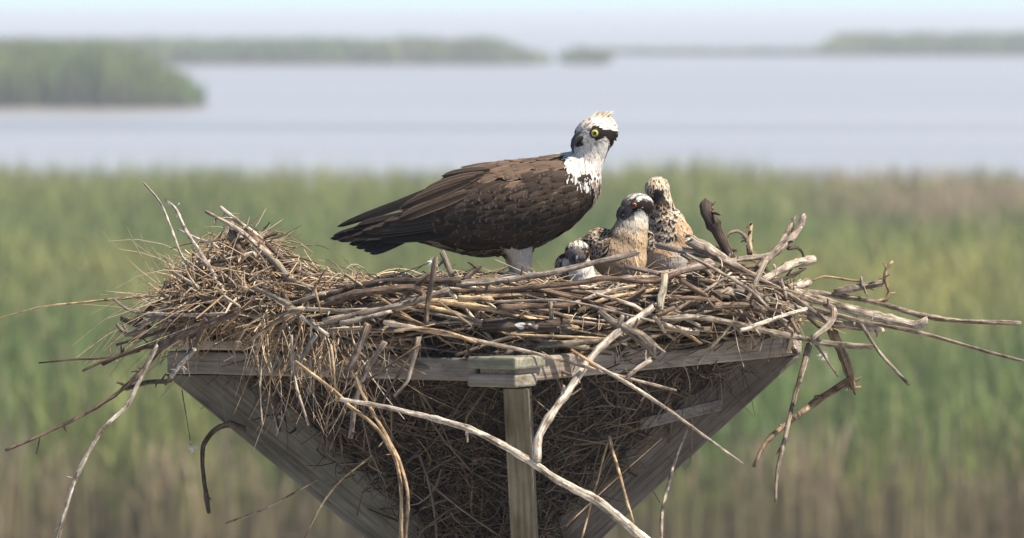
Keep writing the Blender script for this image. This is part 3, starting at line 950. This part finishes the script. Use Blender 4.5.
def loft(bm, st, n=28):
    """st: (centre, ry, rz) rings standing across the x axis"""
    rings = []
    for c, ry, rz in st:
        rings.append([bm.verts.new((c[0], c[1] + math.cos(6.28318 * i / n) * ry, c[2] + math.sin(6.28318 * i / n) * rz)) for i in range(n)])
    for a, b in zip(rings[:-1], rings[1:]):
        for i in range(n):
            bm.faces.new((a[i], b[i], b[(i + 1) % n], a[(i + 1) % n]))
    bm.faces.new(rings[0]); bm.faces.new(rings[-1][::-1])

def fuse(bm, voxel, smooth=6):
    """one continuous skin from the overlapping blobs"""
    bmesh.ops.recalc_face_normals(bm, faces=bm.faces)
    me = bpy.data.meshes.new('blank'); bm.to_mesh(me); bm.free()
    o = bpy.data.objects.new('blank', me); COL.objects.link(o)
    r = o.modifiers.new('r', 'REMESH'); r.mode = 'VOXEL'; r.voxel_size = voxel
    s = o.modifiers.new('s', 'SMOOTH'); s.iterations = smooth; s.factor = 0.5
    dg = bpy.context.evaluated_depsgraph_get()
    m2 = bpy.data.meshes.new_from_object(o.evaluated_get(dg))
    bpy.data.objects.remove(o); bpy.data.meshes.remove(me)
    return m2

def feather(mb, p, n, d, L, W, col, edge, lift=0.10, bvh=None, rows=(0, .35, .7, .92, 1), cols=(-1, -.72, 0, .72, 1), base=0.0008, round_=0.35):
    d = d - n * d.dot(n)
    if d.length < 1e-6: return
    d.normalize(); side = n.cross(d)
    prof = {0: .35, .35: .85, .6: 1.0, .7: 1.0, .92: .72, 1: round_}
    off = random.uniform(0, 30)
    vs, cs, ls, fs = [], [], [], []
    nc = len(cols)
    for s in rows:
        for c in cols:
            q = p + d * (L * s * (1 - 0.06 * c * c)) + side * (c * W * .5 * prof[s])
            h = base + lift * L * s + W * 0.06 * (1 - c * c)
            if bvh is not None:
                loc, nn, _, _ = bvh.find_nearest(q)
                if loc is not None:
                    q = loc + nn * h
            else:
                q = q + n * h
            vs.append(q)
            e = max(abs(c) > .9, s >= .99) * 1.0
            if s < .2: e = 0
            cs.append(mixc(col, edge, e)); ls.append((off + L * s, off + c * W * .5, 0))
    for i in range(len(rows) - 1):
        for j in range(nc - 1):
            fs.append((i * nc + j, i * nc + j + 1, (i + 1) * nc + j + 1, (i + 1) * nc + j))
    mb.add(vs, fs, cs, ls)

def blade(base, tip, n, W, col, edge, sag=0.04, parent=None, name='flight_feather'):
    """long flight feather with a raised shaft"""
    mb = MB()
    d = (tip - base); L = d.length; d.normalize()
    n = (n - d * n.dot(d)).normalized(); side = n.cross(d)
    off = random.uniform(0, 30)
    rows = (0, .15, .35, .55, .75, .9, .97, 1.0); pr = (.45, .8, 1, 1, .92, .72, .45, .16)
    cols = (-1, -.8, -.08, 0, .08, .8, 1)
    vs, cs, ls, fs = [], [], [], []
    for s, w in zip(rows, pr):
        for c in cols:
            q = base + d * (L * s - W * .12 * c * c * (s > .8)) + side * (c * W * .5 * w) + n * (W * (.10 * (1 - abs(c)) + (.03 if c == 0 else 0)) + sag * L * 4 * s * (1 - s))
            vs.append(q)
            e = 1.0 if (abs(c) > .9 or s > .99) else 0.0
            cc = mixc(col, edge, e)
            if c == 0: cc = mixc(cc, (0.02, 0.015, 0.012), .5)
            cs.append(cc); ls.append((off + L * s, off + c * W * .5, 0))
    nc = len(cols)
    for i in range(len(rows) - 1):
        for j in range(nc - 1):
            fs.append((i * nc + j, i * nc + j + 1, (i + 1) * nc + j + 1, (i + 1) * nc + j))
    mb.add(vs, fs, cs, ls)
    return mb.build(name, M_FEATHER, parent)

def plumage(me, zone, count, parent, bvh, name='plumage', lab=None):
    """contour feathers sown over the skin; zone(p,n) -> (skin colour, feather colour, edge, L, W, flow, lift) """
    mb = MB()
    nf = len(me.polygons)
    ar = np.zeros(nf); me.polygons.foreach_get('area', ar)
    for f in me.polygons:
        z = zone(f.center, f.normal)
        ar[f.index] *= 0 if z[3] <= 0 else 60.0 / (z[3] * z[4])
    pk = RNG.choice(nf, size=count, p=ar / ar.sum())
    for i in pk:
        f = me.polygons[int(i)]
        n = f.normal.copy()
        p = f.center.copy()
        z = zone(p, n)
        if z is None or z[3] <= 0: continue
        _, c, e, L, W, fl, lift = z
        fl = fl + Vector((random.gauss(0, .18), random.gauss(0, .18), random.gauss(0, .18)))
        k = random.uniform(.75, 1.25)
        feather(mb, p, n, fl, L * k * KP, W * k * KP, jit(c, .22), jit(e, .18), lift, bvh,
                rows=(0, .6, 1) if L < 11 else (0, .35, .7, 1), cols=(-1, 0, 1) if W < 4.5 else ((-1, -.45, .45, 1) if W < 7 else (-1, -.7, .7, 1)))
    o = mb.build(name, M_FEATHER, parent)
    o['kind'] = 'stuff'
    return o

def skin_object(me, name, zone, parent):
    n = len(me.vertices)
    cols = np.ones((n, 4), dtype=np.float32); lc = np.zeros((n, 3), dtype=np.float32)
    for v in me.vertices:
        cols[v.index, :3] = zone(v.co, v.normal)[0]; lc[v.index] = v.co
    a = me.attributes.new('Col', 'FLOAT_COLOR', 'POINT'); a.data.foreach_set('color', cols.ravel())
    b = me.attributes.new('lc', 'FLOAT_VECTOR', 'POINT'); b.data.foreach_set('vector', lc.ravel())
    me.polygons.foreach_set('use_smooth', [True] * len(me.polygons))
    me.materials.clear(); me.materials.append(M_FEATHER)
    me.name = name
    o = bpy.data.objects.new(name, me); COL.objects.link(o); o.parent = parent
    return o

def ball(name, c, r, mat, parent, squash=None, axis=None):
    bm = bmesh.new()
    if squash:
        a = axis.normalized(); b = a.orthogonal().normalized(); cc = a.cross(b)
        ell(bm, c, (r * squash, r, r), (a, b, cc), sub=3)
    else:
        ell(bm, c, (r, r, r), sub=3)
    me = bpy.data.meshes.new(name); bm.to_mesh(me); bm.free()
    me.polygons.foreach_set('use_smooth', [True] * len(me.polygons))
    me.materials.append(mat)
    o = bpy.data.objects.new(name, me); COL.objects.link(o); o.parent = parent
    return o

def head_frame(f):
    f = Vector(f).normalized()
    l = Vector((0, 0, 1)).cross(f).normalized()
    u = f.cross(l).normalized()
    return f, l, u

def eye(Hc, f, l, u, s, ef, el, eu, r, mat, parent):
    c = Hc + f * ef + l * (el * s) + u * eu
    out = (f * .62 + l * (s * .85) + u * .02).normalized()
    e = ball('eye', c, r, mat, parent)
    ball('pupil', c + out * (r * .76), r * .50, M_PUP, e, squash=.5, axis=out)
    # dark lid ring
    bm = bmesh.new()
    a = out.orthogonal().normalized(); b = out.cross(a)
    n1, n2 = 18, 6
    g = [[bm.verts.new(c + out * (r * .42 + math.sin(6.283 * j / n2) * r * .16) + (a * math.cos(6.283 * i / n1) + b * math.sin(6.283 * i / n1)) * (r * .98 + math.cos(6.283 * j / n2) * r * .2)) for j in range(n2)] for i in range(n1)]
    for i in range(n1):
        for j in range(n2):
            bm.faces.new((g[i][j], g[(i + 1) % n1][j], g[(i + 1) % n1][(j + 1) % n2], g[i][(j + 1) % n2]))
    me = bpy.data.meshes.new('eyelid'); bm.to_mesh(me); bm.free(); me.materials.append(M_BEAK)
    me.polygons.foreach_set('use_smooth', [True] * len(me.polygons))
    o = bpy.data.objects.new('eyelid', me); COL.objects.link(o); o.parent = e

def hook(name, P, mat, parent, n=12):
    """beak half: list of (centre, half width, half height), axis given by neighbours"""
    bm = bmesh.new()
    rings = []
    for i, (c, l, w, h) in enumerate(P):
        a = P[max(0, i - 1)][0]; b = P[min(len(P) - 1, i + 1)][0]
        t = (b - a).normalized(); up = t.cross(l).normalized() if False else l.cross(t).normalized()
        rings.append([bm.verts.new(c + l * (math.cos(6.283 * k / n) * w) + up * (math.sin(6.283 * k / n) * h)) for k in range(n)])
    for a, b in zip(rings[:-1], rings[1:]):
        for k in range(n):
            bm.faces.new((a[k], a[(k + 1) % n], b[(k + 1) % n], b[k]))
    bm.faces.new(rings[0][::-1]); bm.faces.new(rings[-1])
    bmesh.ops.recalc_face_normals(bm, faces=bm.faces)
    me = bpy.data.meshes.new(name); bm.to_mesh(me); bm.free(); me.materials.append(mat)
    me.polygons.foreach_set('use_smooth', [True] * len(me.polygons))
    o = bpy.data.objects.new(name, me); COL.objects.link(o); o.parent = parent
    return o

def beak(Hc, f, l, u, k, f0, parent, gape=0.0):
    c = lambda a, b: Hc + f * (a * k) + u * (b * k)
    b = hook('upper_beak', [(c(f0 - 3, -1), l, 5.6 * k, 4.8 * k), (c(f0 + 1, -1.2), l, 5.0 * k, 4.6 * k), (c(f0 + 4.5, -2.4), l, 4.2 * k, 4.3 * k),
                      (c(f0 + 8, -4.6), l, 2.7 * k, 3.2 * k), (c(f0 + 10.2, -8.6), l, 1.5 * k, 2.0 * k), (c(f0 + 10.0, -12), l, .7 * k, .9 * k), (c(f0 + 9.0, -15), l, .2 * k, .25 * k)], M_BEAK, parent)
    hook('cere', [(c(f0 - 3.4, -.9), l, 6.0 * k, 5.2 * k), (c(f0 + .6, -1.0), l, 5.3 * k, 4.9 * k), (c(f0 + 2.2, -1.6), l, 4.4 * k, 4.2 * k)], M_CERE, b)
    g = gape
    hook('lower_beak', [(c(f0 - 4, -5.5 - g * .2), l, 4.6 * k, 2.4 * k), (c(f0 + 1, -6.8 - g * .6), l, 3.6 * k, 2.2 * k), (c(f0 + 5.2, -8.6 - g), l, 1.6 * k, 1.2 * k)], M_BEAK, parent)
    if g > 0:
        hook('tongue', [(c(f0 - 3, -4.6 - g * .15), l, 3.6 * k, 1.6 * k), (c(f0 + 1, -5.2 - g * .35), l, 2.6 * k, 1.4 * k), (c(f0 + 4.2, -6.2 - g * .6), l, 1.0 * k, .7 * k)], M_MOUTH, parent)

def foot(c, fwd, parent, k):
    ft = empty('foot', c, parent)
    s = Vector((0, 0, 1)).cross(fwd).normalized()
    for a, L in ((0.0, 26), (0.6, 22), (-0.6, 22), (3.14, 18)):
        d = fwd * math.cos(a) + s * math.sin(a)
        mb = MB()
        tube(mb, [Vector((0, 0, 4 * k)), d * (L * .4 * k) + Vector((0, 0, 5 * k)), d * (L * .8 * k) + Vector((0, 0, 2.5 * k)), d * (L * k) + Vector((0, 0, 0.5 * k))], 3.6 * k, 2.4 * k, (1, 1, 1), n=8, step=4 * k, wob=0, knots=False)
        t = mb.build('toe', M_FOOT, ft)
        mb = MB()
        tube(mb, [d * (L * .96 * k) + Vector((0, 0, 1.5 * k)), d * ((L + 5) * k) + Vector((0, 0, .5 * k)), d * ((L + 8) * k) + Vector((0, 0, -5 * k))], 1.9 * k, .3 * k, (1, 1, 1), n=7, step=2 * k, wob=0, knots=False)
        mb.build('talon', M_BEAK, t)
    return ft

WHT = (0.72, 0.68, 0.61); DRK = (0.022, 0.016, 0.012)

# ---- the adult
def make_adult():
    k = KP
    root = empty('osprey', S(520, 277, 0.0))
    tag(root, 'adult osprey with dark brown wings and white head standing over the chicks', 'osprey')
    X = lambda u, v, y=0: Vector(((u - 520) * k, y * k, (277 - v) * k))
    Hc = X(595, 134, -4)
    f, l, u = head_frame((-0.76, -0.64, -0.06))
    bm = bmesh.new()
    st = [(400, 214, 230, 5), (407, 210, 236, 11), (418, 199, 240, 20), (432, 188, 244, 28), (446, 177, 248, 35), (462, 169.5, 252.5, 40), (480, 165, 255.5, 44), (500, 162, 254.5, 46), (520, 160.5, 250.5, 46.5),
          (540, 158, 244.5, 45), (556, 155, 236, 41.5), (570, 152.5, 227, 36.5), (581, 153, 217, 30), (590, 157, 207, 23), (596, 164, 198, 16), (600, 174, 189, 7)]
    loft(bm, [((X(a, (t + b) / 2)), h * k, (b - t) / 2 * k) for a, t, b, h in st])
    # neck and head
    chain(bm, [(X(578, 178, -1), 21 * k), (X(584, 165, -2), 17.5 * k), (X(590, 152, -3), 15.5 * k), (X(594, 140, -4), 16 * k)], 7)
    ax = (f, l, u)
    ell(bm, Hc, (20 * k, 17 * k, 17.5 * k), ax)
    ell(bm, Hc + f * (-5 * k) + u * (1.5 * k), (17 * k, 16.5 * k, 17.5 * k), ax)
    ell(bm, Hc + f * (11 * k) + u * (-3 * k), (11 * k, 10 * k, 9.5 * k), ax)
    for s in (-1, 1): ell(bm, Hc + f * (8 * k) + l * (s * 9 * k) + u * (6 * k), (8 * k, 4.5 * k, 4 * k), ax)   # brow
    # thighs and feathered legs
    for yy, uu in ((-13, 522), (17, 517)):
        chain(bm, [(X(uu - 6, 236, yy), 19 * k), (X(uu - 2, 250, yy), 12.5 * k), (X(uu, 264, yy), 9.0 * k), (X(uu + 1, 277, yy), 7.0 * k)], 7)
    me = fuse(bm, 0.0030, 5)
    bvh = BVHTree.FromPolygons([v.co.copy() for v in me.vertices], [tuple(p.vertices) for p in me.polygons])
    FL = X(368, 232) 
    def zone(p, n):
        pu, pv, py = 520 + p.x / k, 277 - p.z / k, p.y / k
        h = p - Hc
        hf, hl, hu = h.dot(f) / k, h.dot(l) / k, h.dot(u) / k
        if pv < 154 and h.length / k < 27:
            a = abs(hl)
            flow = -f + u * (-.15)
            band = 1.2 - max(0, -hf + 2) * 0.36                    # eye line drops towards the nape
            c = WHT; L = 5.0; W = 1.3
            if a > 4.5 and abs(hu - band + random.gauss(0, .7)) < (3.7 + max(0, 6 - hf) * .16) and hf < 15 or math.hypot(math.hypot(hf - 11.2, a - 12.3), hu - 2) < 6.4: c = DRK; L = 4.2
            elif hu > 8 and a < 4.5 and hf < 14 and hf > -14 and random.random() < .30: c = (0.16, 0.11, 0.07)
            elif hu > 12 and hf < 2: c = (0.70, 0.58, 0.40)
            elif hf > 13 and hu > -1 and random.random() < .4: c = (0.26, 0.20, 0.15)
            if c is WHT and random.random() < .14: c = (0.34, 0.27, 0.19)
            if hf < -8: L = 9; W = 1.6
            if hu < -5: flow = u * -1 - f * .4; L = 8
            return (c, c, c if c is DRK else mixc(c, WHT, .25), L, W, flow, .26 if hf < -8 else .06)
        ruff = 180 - ((pu - 587) / 15.0) ** 2 * 6 + 3 * math.sin(pu * 1.1)
        if pu > 568 and pv < ruff and pv < 190:
            c = WHT if random.random() > .08 else (0.33, 0.25, 0.18)
            if random.random() < (pv - ruff + 6) / 14: c = (0.06, 0.045, 0.035)
            if py > 14: c = (0.10, 0.07, 0.05)
            return (WHT, c, mixc(c, (0.70, 0.67, 0.62), .5), random.uniform(8, 15), 1.7, Vector((-.12, 0, -1)), .09)
        if pv > 241 and 503 < pu < 540 and abs(py) < 32 and (n.z < -.2 or pv > 249):
            c = (0.70, 0.62, 0.50)
            return (c, c, c, 8, 1.8, Vector((0, 0, -1)), .07)
        under = n.z < -.86 or n.x > .86
        flow = (FL - p); flow.y *= .4
        if under:
            c = (0.45, 0.40, 0.34) if pu < 452 else ((0.085, 0.062, 0.046) if pu < 560 else (0.17, 0.12, 0.085))
            return (c, c, mixc(c, WHT, .4), 15, 6.5, flow, .12)
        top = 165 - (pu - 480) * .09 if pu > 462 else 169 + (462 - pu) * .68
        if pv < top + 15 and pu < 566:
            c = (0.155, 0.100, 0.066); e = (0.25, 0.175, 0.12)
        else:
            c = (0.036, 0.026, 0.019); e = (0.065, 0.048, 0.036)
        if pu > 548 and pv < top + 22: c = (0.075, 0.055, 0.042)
        near = py < -8
        return (c, c, e, 0 if near and pu < 572 and not (492 < pu < 552 and pv > 230) else 17, 9, flow, .07)
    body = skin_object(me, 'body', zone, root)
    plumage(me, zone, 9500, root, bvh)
    # folded near wing: rows of coverts, each row laid over the next
    mb = MB()
    def hit(a, b):
        loc, nn, _, _ = bvh.ray_cast(X(a, b, -120), Vector((0, 1, 0)))
        return loc, nn
    a = 408.0
    while a < 580:
        b = 158.0
        while b < 258:
            ua, vb = a + random.uniform(-4, 4), b + random.uniform(-3, 3)
            b += 5.4 if a > 520 else 7
            loc, nn = hit(ua, vb)
            if loc is None or nn.y > -.05 or (ua > 568 and vb < 186): continue
            if nn.z < -.92 or (498 < ua < 548 and vb > 240): continue
            top = 165 - (ua - 480) * .09 if ua > 462 else 169 + (462 - ua) * .68
            t = (580 - ua) / 170
            L = lerp(15, 44, min(1, t * 1.15)) * random.uniform(.85, 1.15); W = lerp(8.5, 14.5, t) * random.uniform(.85, 1.15)
            dd = X(368, 232) - X(ua, vb); dd.y = 0
            dd = dd.normalized() + Vector((0, 0, random.gauss(-.05, .07)))
            rel = vb - top
            band = 15 + 4 * math.sin(ua * .11)
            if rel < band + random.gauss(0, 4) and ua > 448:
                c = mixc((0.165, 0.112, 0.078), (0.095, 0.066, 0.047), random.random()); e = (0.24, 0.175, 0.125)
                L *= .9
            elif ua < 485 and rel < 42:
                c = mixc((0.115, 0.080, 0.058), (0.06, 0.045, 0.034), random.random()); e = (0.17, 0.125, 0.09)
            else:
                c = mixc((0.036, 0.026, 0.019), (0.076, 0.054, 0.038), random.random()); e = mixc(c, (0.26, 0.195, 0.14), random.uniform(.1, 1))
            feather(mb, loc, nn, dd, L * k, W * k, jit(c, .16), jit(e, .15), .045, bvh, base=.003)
        a += 6.2 if a > 520 else 7.6
    o = mb.build('wing_coverts', M_FEATHER, root); o['kind'] = 'stuff'
    # flight feathers
    BL = (0.012, 0.010, 0.009); GY = (0.026, 0.021, 0.018); BR_ = (0.055, 0.041, 0.031)
    tn = Vector((.25, -.75, .55))
    for i, (tu, tv, ty, bv, by) in enumerate(((333, 236, 12, 218, 8), (330, 239, 4, 221, 4), (338, 241, -2, 223, 1), (349, 244.5, -6, 226, -3), (356, 248, -10, 228, -6), (364, 251, -14, 230, -9), (370, 253.5, -18, 232, -12))):
        blade(X(416, bv, by), X(tu, tv, ty), tn, 11.5 * k, jit(BL if i < 4 else GY, .15), jit((0.07, 0.06, 0.055), .2), .0, root, 'tail_feather')
    for (bu, bv, tu, tv, yy) in ((452, 186, 337, 227, 4), (450, 187, 343, 225, 1), (450, 189, 352, 222.5, -2), (452, 184, 364, 218, 8), (455, 182, 378, 213, 10)):
        blade(X(bu, bv, yy + 6), X(tu, tv, yy), Vector((.2, -.65, .7)), 11 * k, jit(BL, .2), jit((0.035, 0.03, 0.03), .2), .012, root, 'primary_feather')
    for (bu, bv, tu, tv, y0, y1, w, c) in ((452, 222, 352, 236, -32, -12, 12, GY), (452, 219, 362, 231, -33, -15, 13, BR_), (455, 214, 372, 228, -33, -19, 13, BR_), (456, 232, 380, 239, -33, -18, 12, GY), (460, 209, 384, 222, -34, -22, 13, BR_), (450, 214, 344, 232, -28, -8, 13, BL), (450, 208, 356, 226, -28, -10, 13, GY)):
        blade(X(bu, bv, y0), X(tu, tv, y1), Vector((.1, -.9, .35)), w * k, jit(c, .15), jit((0.10, 0.076, 0.057), .15), .0, root, 'primary_feather')
    for (bu, bv, tu, tv, y0, y1, w) in ((470, 180, 400, 208, -36, -23, 12), (476, 176, 412, 200, -36, -22, 12), (484, 173, 424, 190, -34, -20, 12), (468, 192, 398, 219, -40, -28, 14), (490, 169, 442, 176, -30, -15, 11)):
        blade(X(bu, bv, y0), X(tu, tv, y1), Vector((.1, -.82, .5)), w * k, jit((0.06, 0.043, 0.032), .2), (0.22, 0.16, 0.115), .03, root, 'tertial_feather')
    for s in (-1, 1):
        eye(Hc, f, l, u, s, 11.2 * k, 12.3 * k, 2.0 * k, 4.4 * k, M_EYE, root)
    beak(Hc, f, l, u, k * 1.18, 15.5, root)
    # ragged crest
    mb = MB()
    for _ in range(26):
        a, b = random.uniform(-1, 1), random.uniform(-.8, 1)
        p0 = Hc + u * (16 * k) + l * (a * 9 * k) - f * ((b * 9 + 3) * k)
        c = (0.72, 0.60, 0.42) if random.random() < .7 else (0.25, 0.18, 0.12)
        feather(mb, p0, u, (-f + u * random.uniform(.4, 1.1)).normalized(), random.uniform(7, 12) * k, 3.0 * k, c, mixc(c, WHT, .4), .55, None, rows=(0, .6, 1), cols=(-1, 0, 1))
    o = mb.build('crest', M_FEATHER, root); o['kind'] = 'stuff'
    for yy, uu in ((-13, 523), (17, 518)):
        foot(X(uu, 279, yy), Vector((.95, -.3, 0)).normalized(), root, k)

make_adult()

# ---- the chicks
def make_chick(label, base, y, blobs, Hpx, fdir, zonefun, n, gape=0.0, scale=1.0, eyes=(-1, 1)):
    k = KP
    root = empty('osprey_chick', S(base[0], base[1], y))
    tag(root, label, 'chick', 'osprey chicks in the nest')
    X = lambda u, v, yy=0: Vector(((u - base[0]) * k, yy * k, (base[1] - v) * k))
    Hc = X(*Hpx)
    f, l, u = head_frame(fdir)
    bm = bmesh.new()
    for c, r in blobs:
        ell(bm, X(*c), (r[0] * k, r[1] * k, r[2] * k))
    hs = scale
    ax = (f, l, u)
    ell(bm, Hc, (17 * k * hs, 13.2 * k * hs, 12.0 * k * hs), ax)
    ell(bm, Hc + f * (9 * k * hs) - u * (2.5 * k * hs), (9 * k * hs, 8 * k * hs, 7.2 * k * hs), ax)
    me = fuse(bm, 0.0028, 6)
    bvh = BVHTree.FromPolygons([v.co.copy() for v in me.vertices], [tuple(p.vertices) for p in me.polygons])
    def zone(p, nn):
        h = p - Hc
        hf, hl, hu = h.dot(f) / (k * hs), h.dot(l) / (k * hs), h.dot(u) / (k * hs)
        pu, pv, py = base[0] + p.x / k, base[1] - p.z / k, p.y / k
        return zonefun(pu, pv, py, hf, hl, hu, h.length / (k * hs), nn, f, l, u)
    skin_object(me, 'body', zone, root)
    plumage(me, zone, n, root, bvh)
    for s in eyes:
        eye(Hc, f, l, u, s, 9.0 * k * hs, 9.6 * k * hs, 2.0 * k * hs, 3.4 * k * hs, M_EYE2, root)
    beak(Hc, f, l, u, k * .92 * hs, 15.5, root, gape)
    return root

CRM = (0.60, 0.49, 0.34); BUF = (0.30, 0.195, 0.11); RST = (0.46, 0.22, 0.08); BRN = (0.060, 0.042, 0.030); GRW = (0.50, 0.45, 0.38)
DOWN = Vector((0, 0, -1))
def head_zone(hf, hl, hu, f, u, cap=WHT):
    a = abs(hl)
    band = 1.6 - max(0, 3 - hf) * .42
    flow = -f - u * .15
    if a > 3 and abs(hu - band + random.gauss(0, .6)) < 4.0 + max(0, 4 - hf) * .22 and hf < 14: c = DRK
    elif hf > 10.5 and hu < 5: c = (0.06, 0.05, 0.05)
    elif hu > 3 and math.sin(hl * 1.25 + .6 * math.sin(hf * .5)) > .25: c = (0.07, 0.055, 0.045)
    elif hf > 12: c = (0.28, 0.27, 0.27)
    elif hu > 3: c = cap
    else: c = (0.62, 0.57, 0.49)
    return (c, c, c if c is DRK else mixc(c, WHT, .25), 4.6, 1.3, flow if hu > -3 else -u - f * .3, .09)
def scaly(flow, edge=CRM):
    edge = mixc(edge, WHT, .35)
    return (BRN, (0.035, 0.025, 0.018) if random.random() < .8 else (0.11, 0.075, 0.05), edge, 12, 6.0, flow, .09)

def zoneA(pu, pv, py, hf, hl, hu, hd, n, f, l, u):
    if hd < 19 and pv < 217: return head_zone(hf, hl, hu, f, u, (0.55, 0.54, 0.52))
    if pu < 617 - (pv - 225) * .35 and pv < 256 or n.y > .35:
        return scaly(Vector((-1, .2, -.55)), RST if random.random() < .3 else CRM)
    if pv < 224 + random.gauss(0, 4): c = (0.56, 0.50, 0.41)
    elif pu > 634: c = mixc((0.55, 0.36, 0.19), CRM, random.random() * .6)  # right edge in cream: a sunlit highlight painted on the breast
    elif pv > 262: c = mixc(GRW, BUF, random.random())
    else: c = mixc(BUF, (0.38, 0.265, 0.165), random.random())
    return (c, c, mixc(c, CRM, .3), 9, 1.9, Vector((.1, 0, -1)), .11)
make_chick('upright osprey chick with gaping beak and tan breast in front of its nest mate', (622, 280), 0.03,
    [((620, 258, 0), (26, 24, 25)), ((628, 241, -2), (18.5, 18, 21)), ((632, 226, -2), (15.5, 15, 17)), ((635, 215, -1), (13.5, 13, 12)), ((602, 244, 8), (19, 16, 15)), ((590, 250, 12), (18, 13, 12))],
    (637, 205.5, -2), (-0.86, -0.50, -0.10), zoneA, 8500, gape=3.4)

def zoneB(pu, pv, py, hf, hl, hu, hd, n, f, l, u):
    if pv < 198:
        nape = (abs(pu - 658) < 4.0 + (pv - 184) * .3) and pv > 184 and n.y < 0
        r = random.random()
        c = (0.05, 0.045, 0.045) if nape else (CRM if r < .5 else ((0.70, 0.62, 0.48) if r < .72 else (0.14, 0.09, 0.05)))
        return (c if nape else CRM, c, c, 6, 2.0, DOWN, .10)
    if pv < 207 + 5 * math.sin(pu * .9) and random.random() < .75: return (mixc(RST, BUF, .5), mixc(RST, CRM, random.random() * .35), (0.60, 0.38, 0.2), 8, 1.8, DOWN, .10)
    if pv < 238 and pu < 674: return scaly(Vector((-.1, 0, -1)), (0.70, 0.56, 0.38))
    if pv < 241 + random.gauss(0, 4) or pu > 687:  # mottled shoulder; right edge warmed as a painted sunlit rim
        c = mixc(RST, CRM, random.uniform(.1, .9)) if random.random() < .55 else BRN
        return (BUF, c, mixc(CRM, RST, .35), 10, 3.6, Vector((.25, 0, -1)), .09)
    c = mixc((0.56, 0.51, 0.43), (0.28, 0.22, 0.17), random.random() ** 1.6)
    return (c, c, (0.58, 0.53, 0.46), 8, 1.5, DOWN, .07)
make_chick('osprey chick looking away with cream crown, rusty neck and scaly back', (668, 280), 0.12,
    [((668, 258, 0), (25, 22, 26)), ((671, 236, 0), (21.5, 18, 17)), ((667, 222, 0), (17.5, 15, 14)), ((661, 207, 0), (12.5, 12, 13)), ((659, 198, 0), (11.5, 11, 12)), ((683, 245, -2), (10, 14, 18)), ((651, 245, 0), (10, 14, 20))],
    (657, 187, 0), (0.16, 0.95, 0.22), zoneB, 8500, scale=.90)

def zoneC(pu, pv, py, hf, hl, hu, hd, n, f, l, u):
    if hd < 19 and pv < 262: return head_zone(hf, hl, hu, f, u, (0.60, 0.54, 0.42))
    if n.y < -.2 and pu > 570: return ((0.66, 0.62, 0.54), (0.66, 0.62, 0.54), WHT, 8, 1.5, DOWN, .07)
    return scaly(Vector((-.2, 0.3, -.8)))
make_chick('smallest osprey chick crouching low behind a stick, only its face showing', (582, 288), -0.09,
    [((584, 283, 8), (20, 20, 13)), ((580, 271, 2), (14, 14, 14)), ((578, 262, 0), (11, 11, 10)), ((566, 266, 10), (10, 12, 12))],
    (577.5, 252.5, -2), (-0.10, -0.96, -0.22), zoneC, 4500, scale=.92)

# ---- white down caught on the sticks
def down(label, u, v, y, n, size):
    mb = MB()
    for _ in range(n):
        d = Vector((random.gauss(0, 1), random.gauss(0, .6), random.gauss(-.3, .8))).normalized()
        strand(mb, Vector((0, 0, 0)) + d * .001, d, d.orthogonal().normalized(), random.uniform(.4, 1) * size, .0007, (0.80, 0.79, 0.76), .6, .2)
    o = mb.build('down_feather', M_STRAW); o.location = S(u, v, y)
    tag(o, label, 'feather', 'white down caught on the nest')
xd = lambda u: (u - 512) * MPP(-.3)
down('tuft of white down on the tip of an upright broken stick near the adult bird', 433, 262, yf(xd(433)) - .02, 110, .010)
down('tuft of white down hanging under the long sticks beside the curved branch', 823, 355, yf(xd(823)) + .10, 110, .010)
down('wisp of white down hanging below the brown branch beside the brace', 192, 448, yf(xd(190)) + .06, 30, .009)
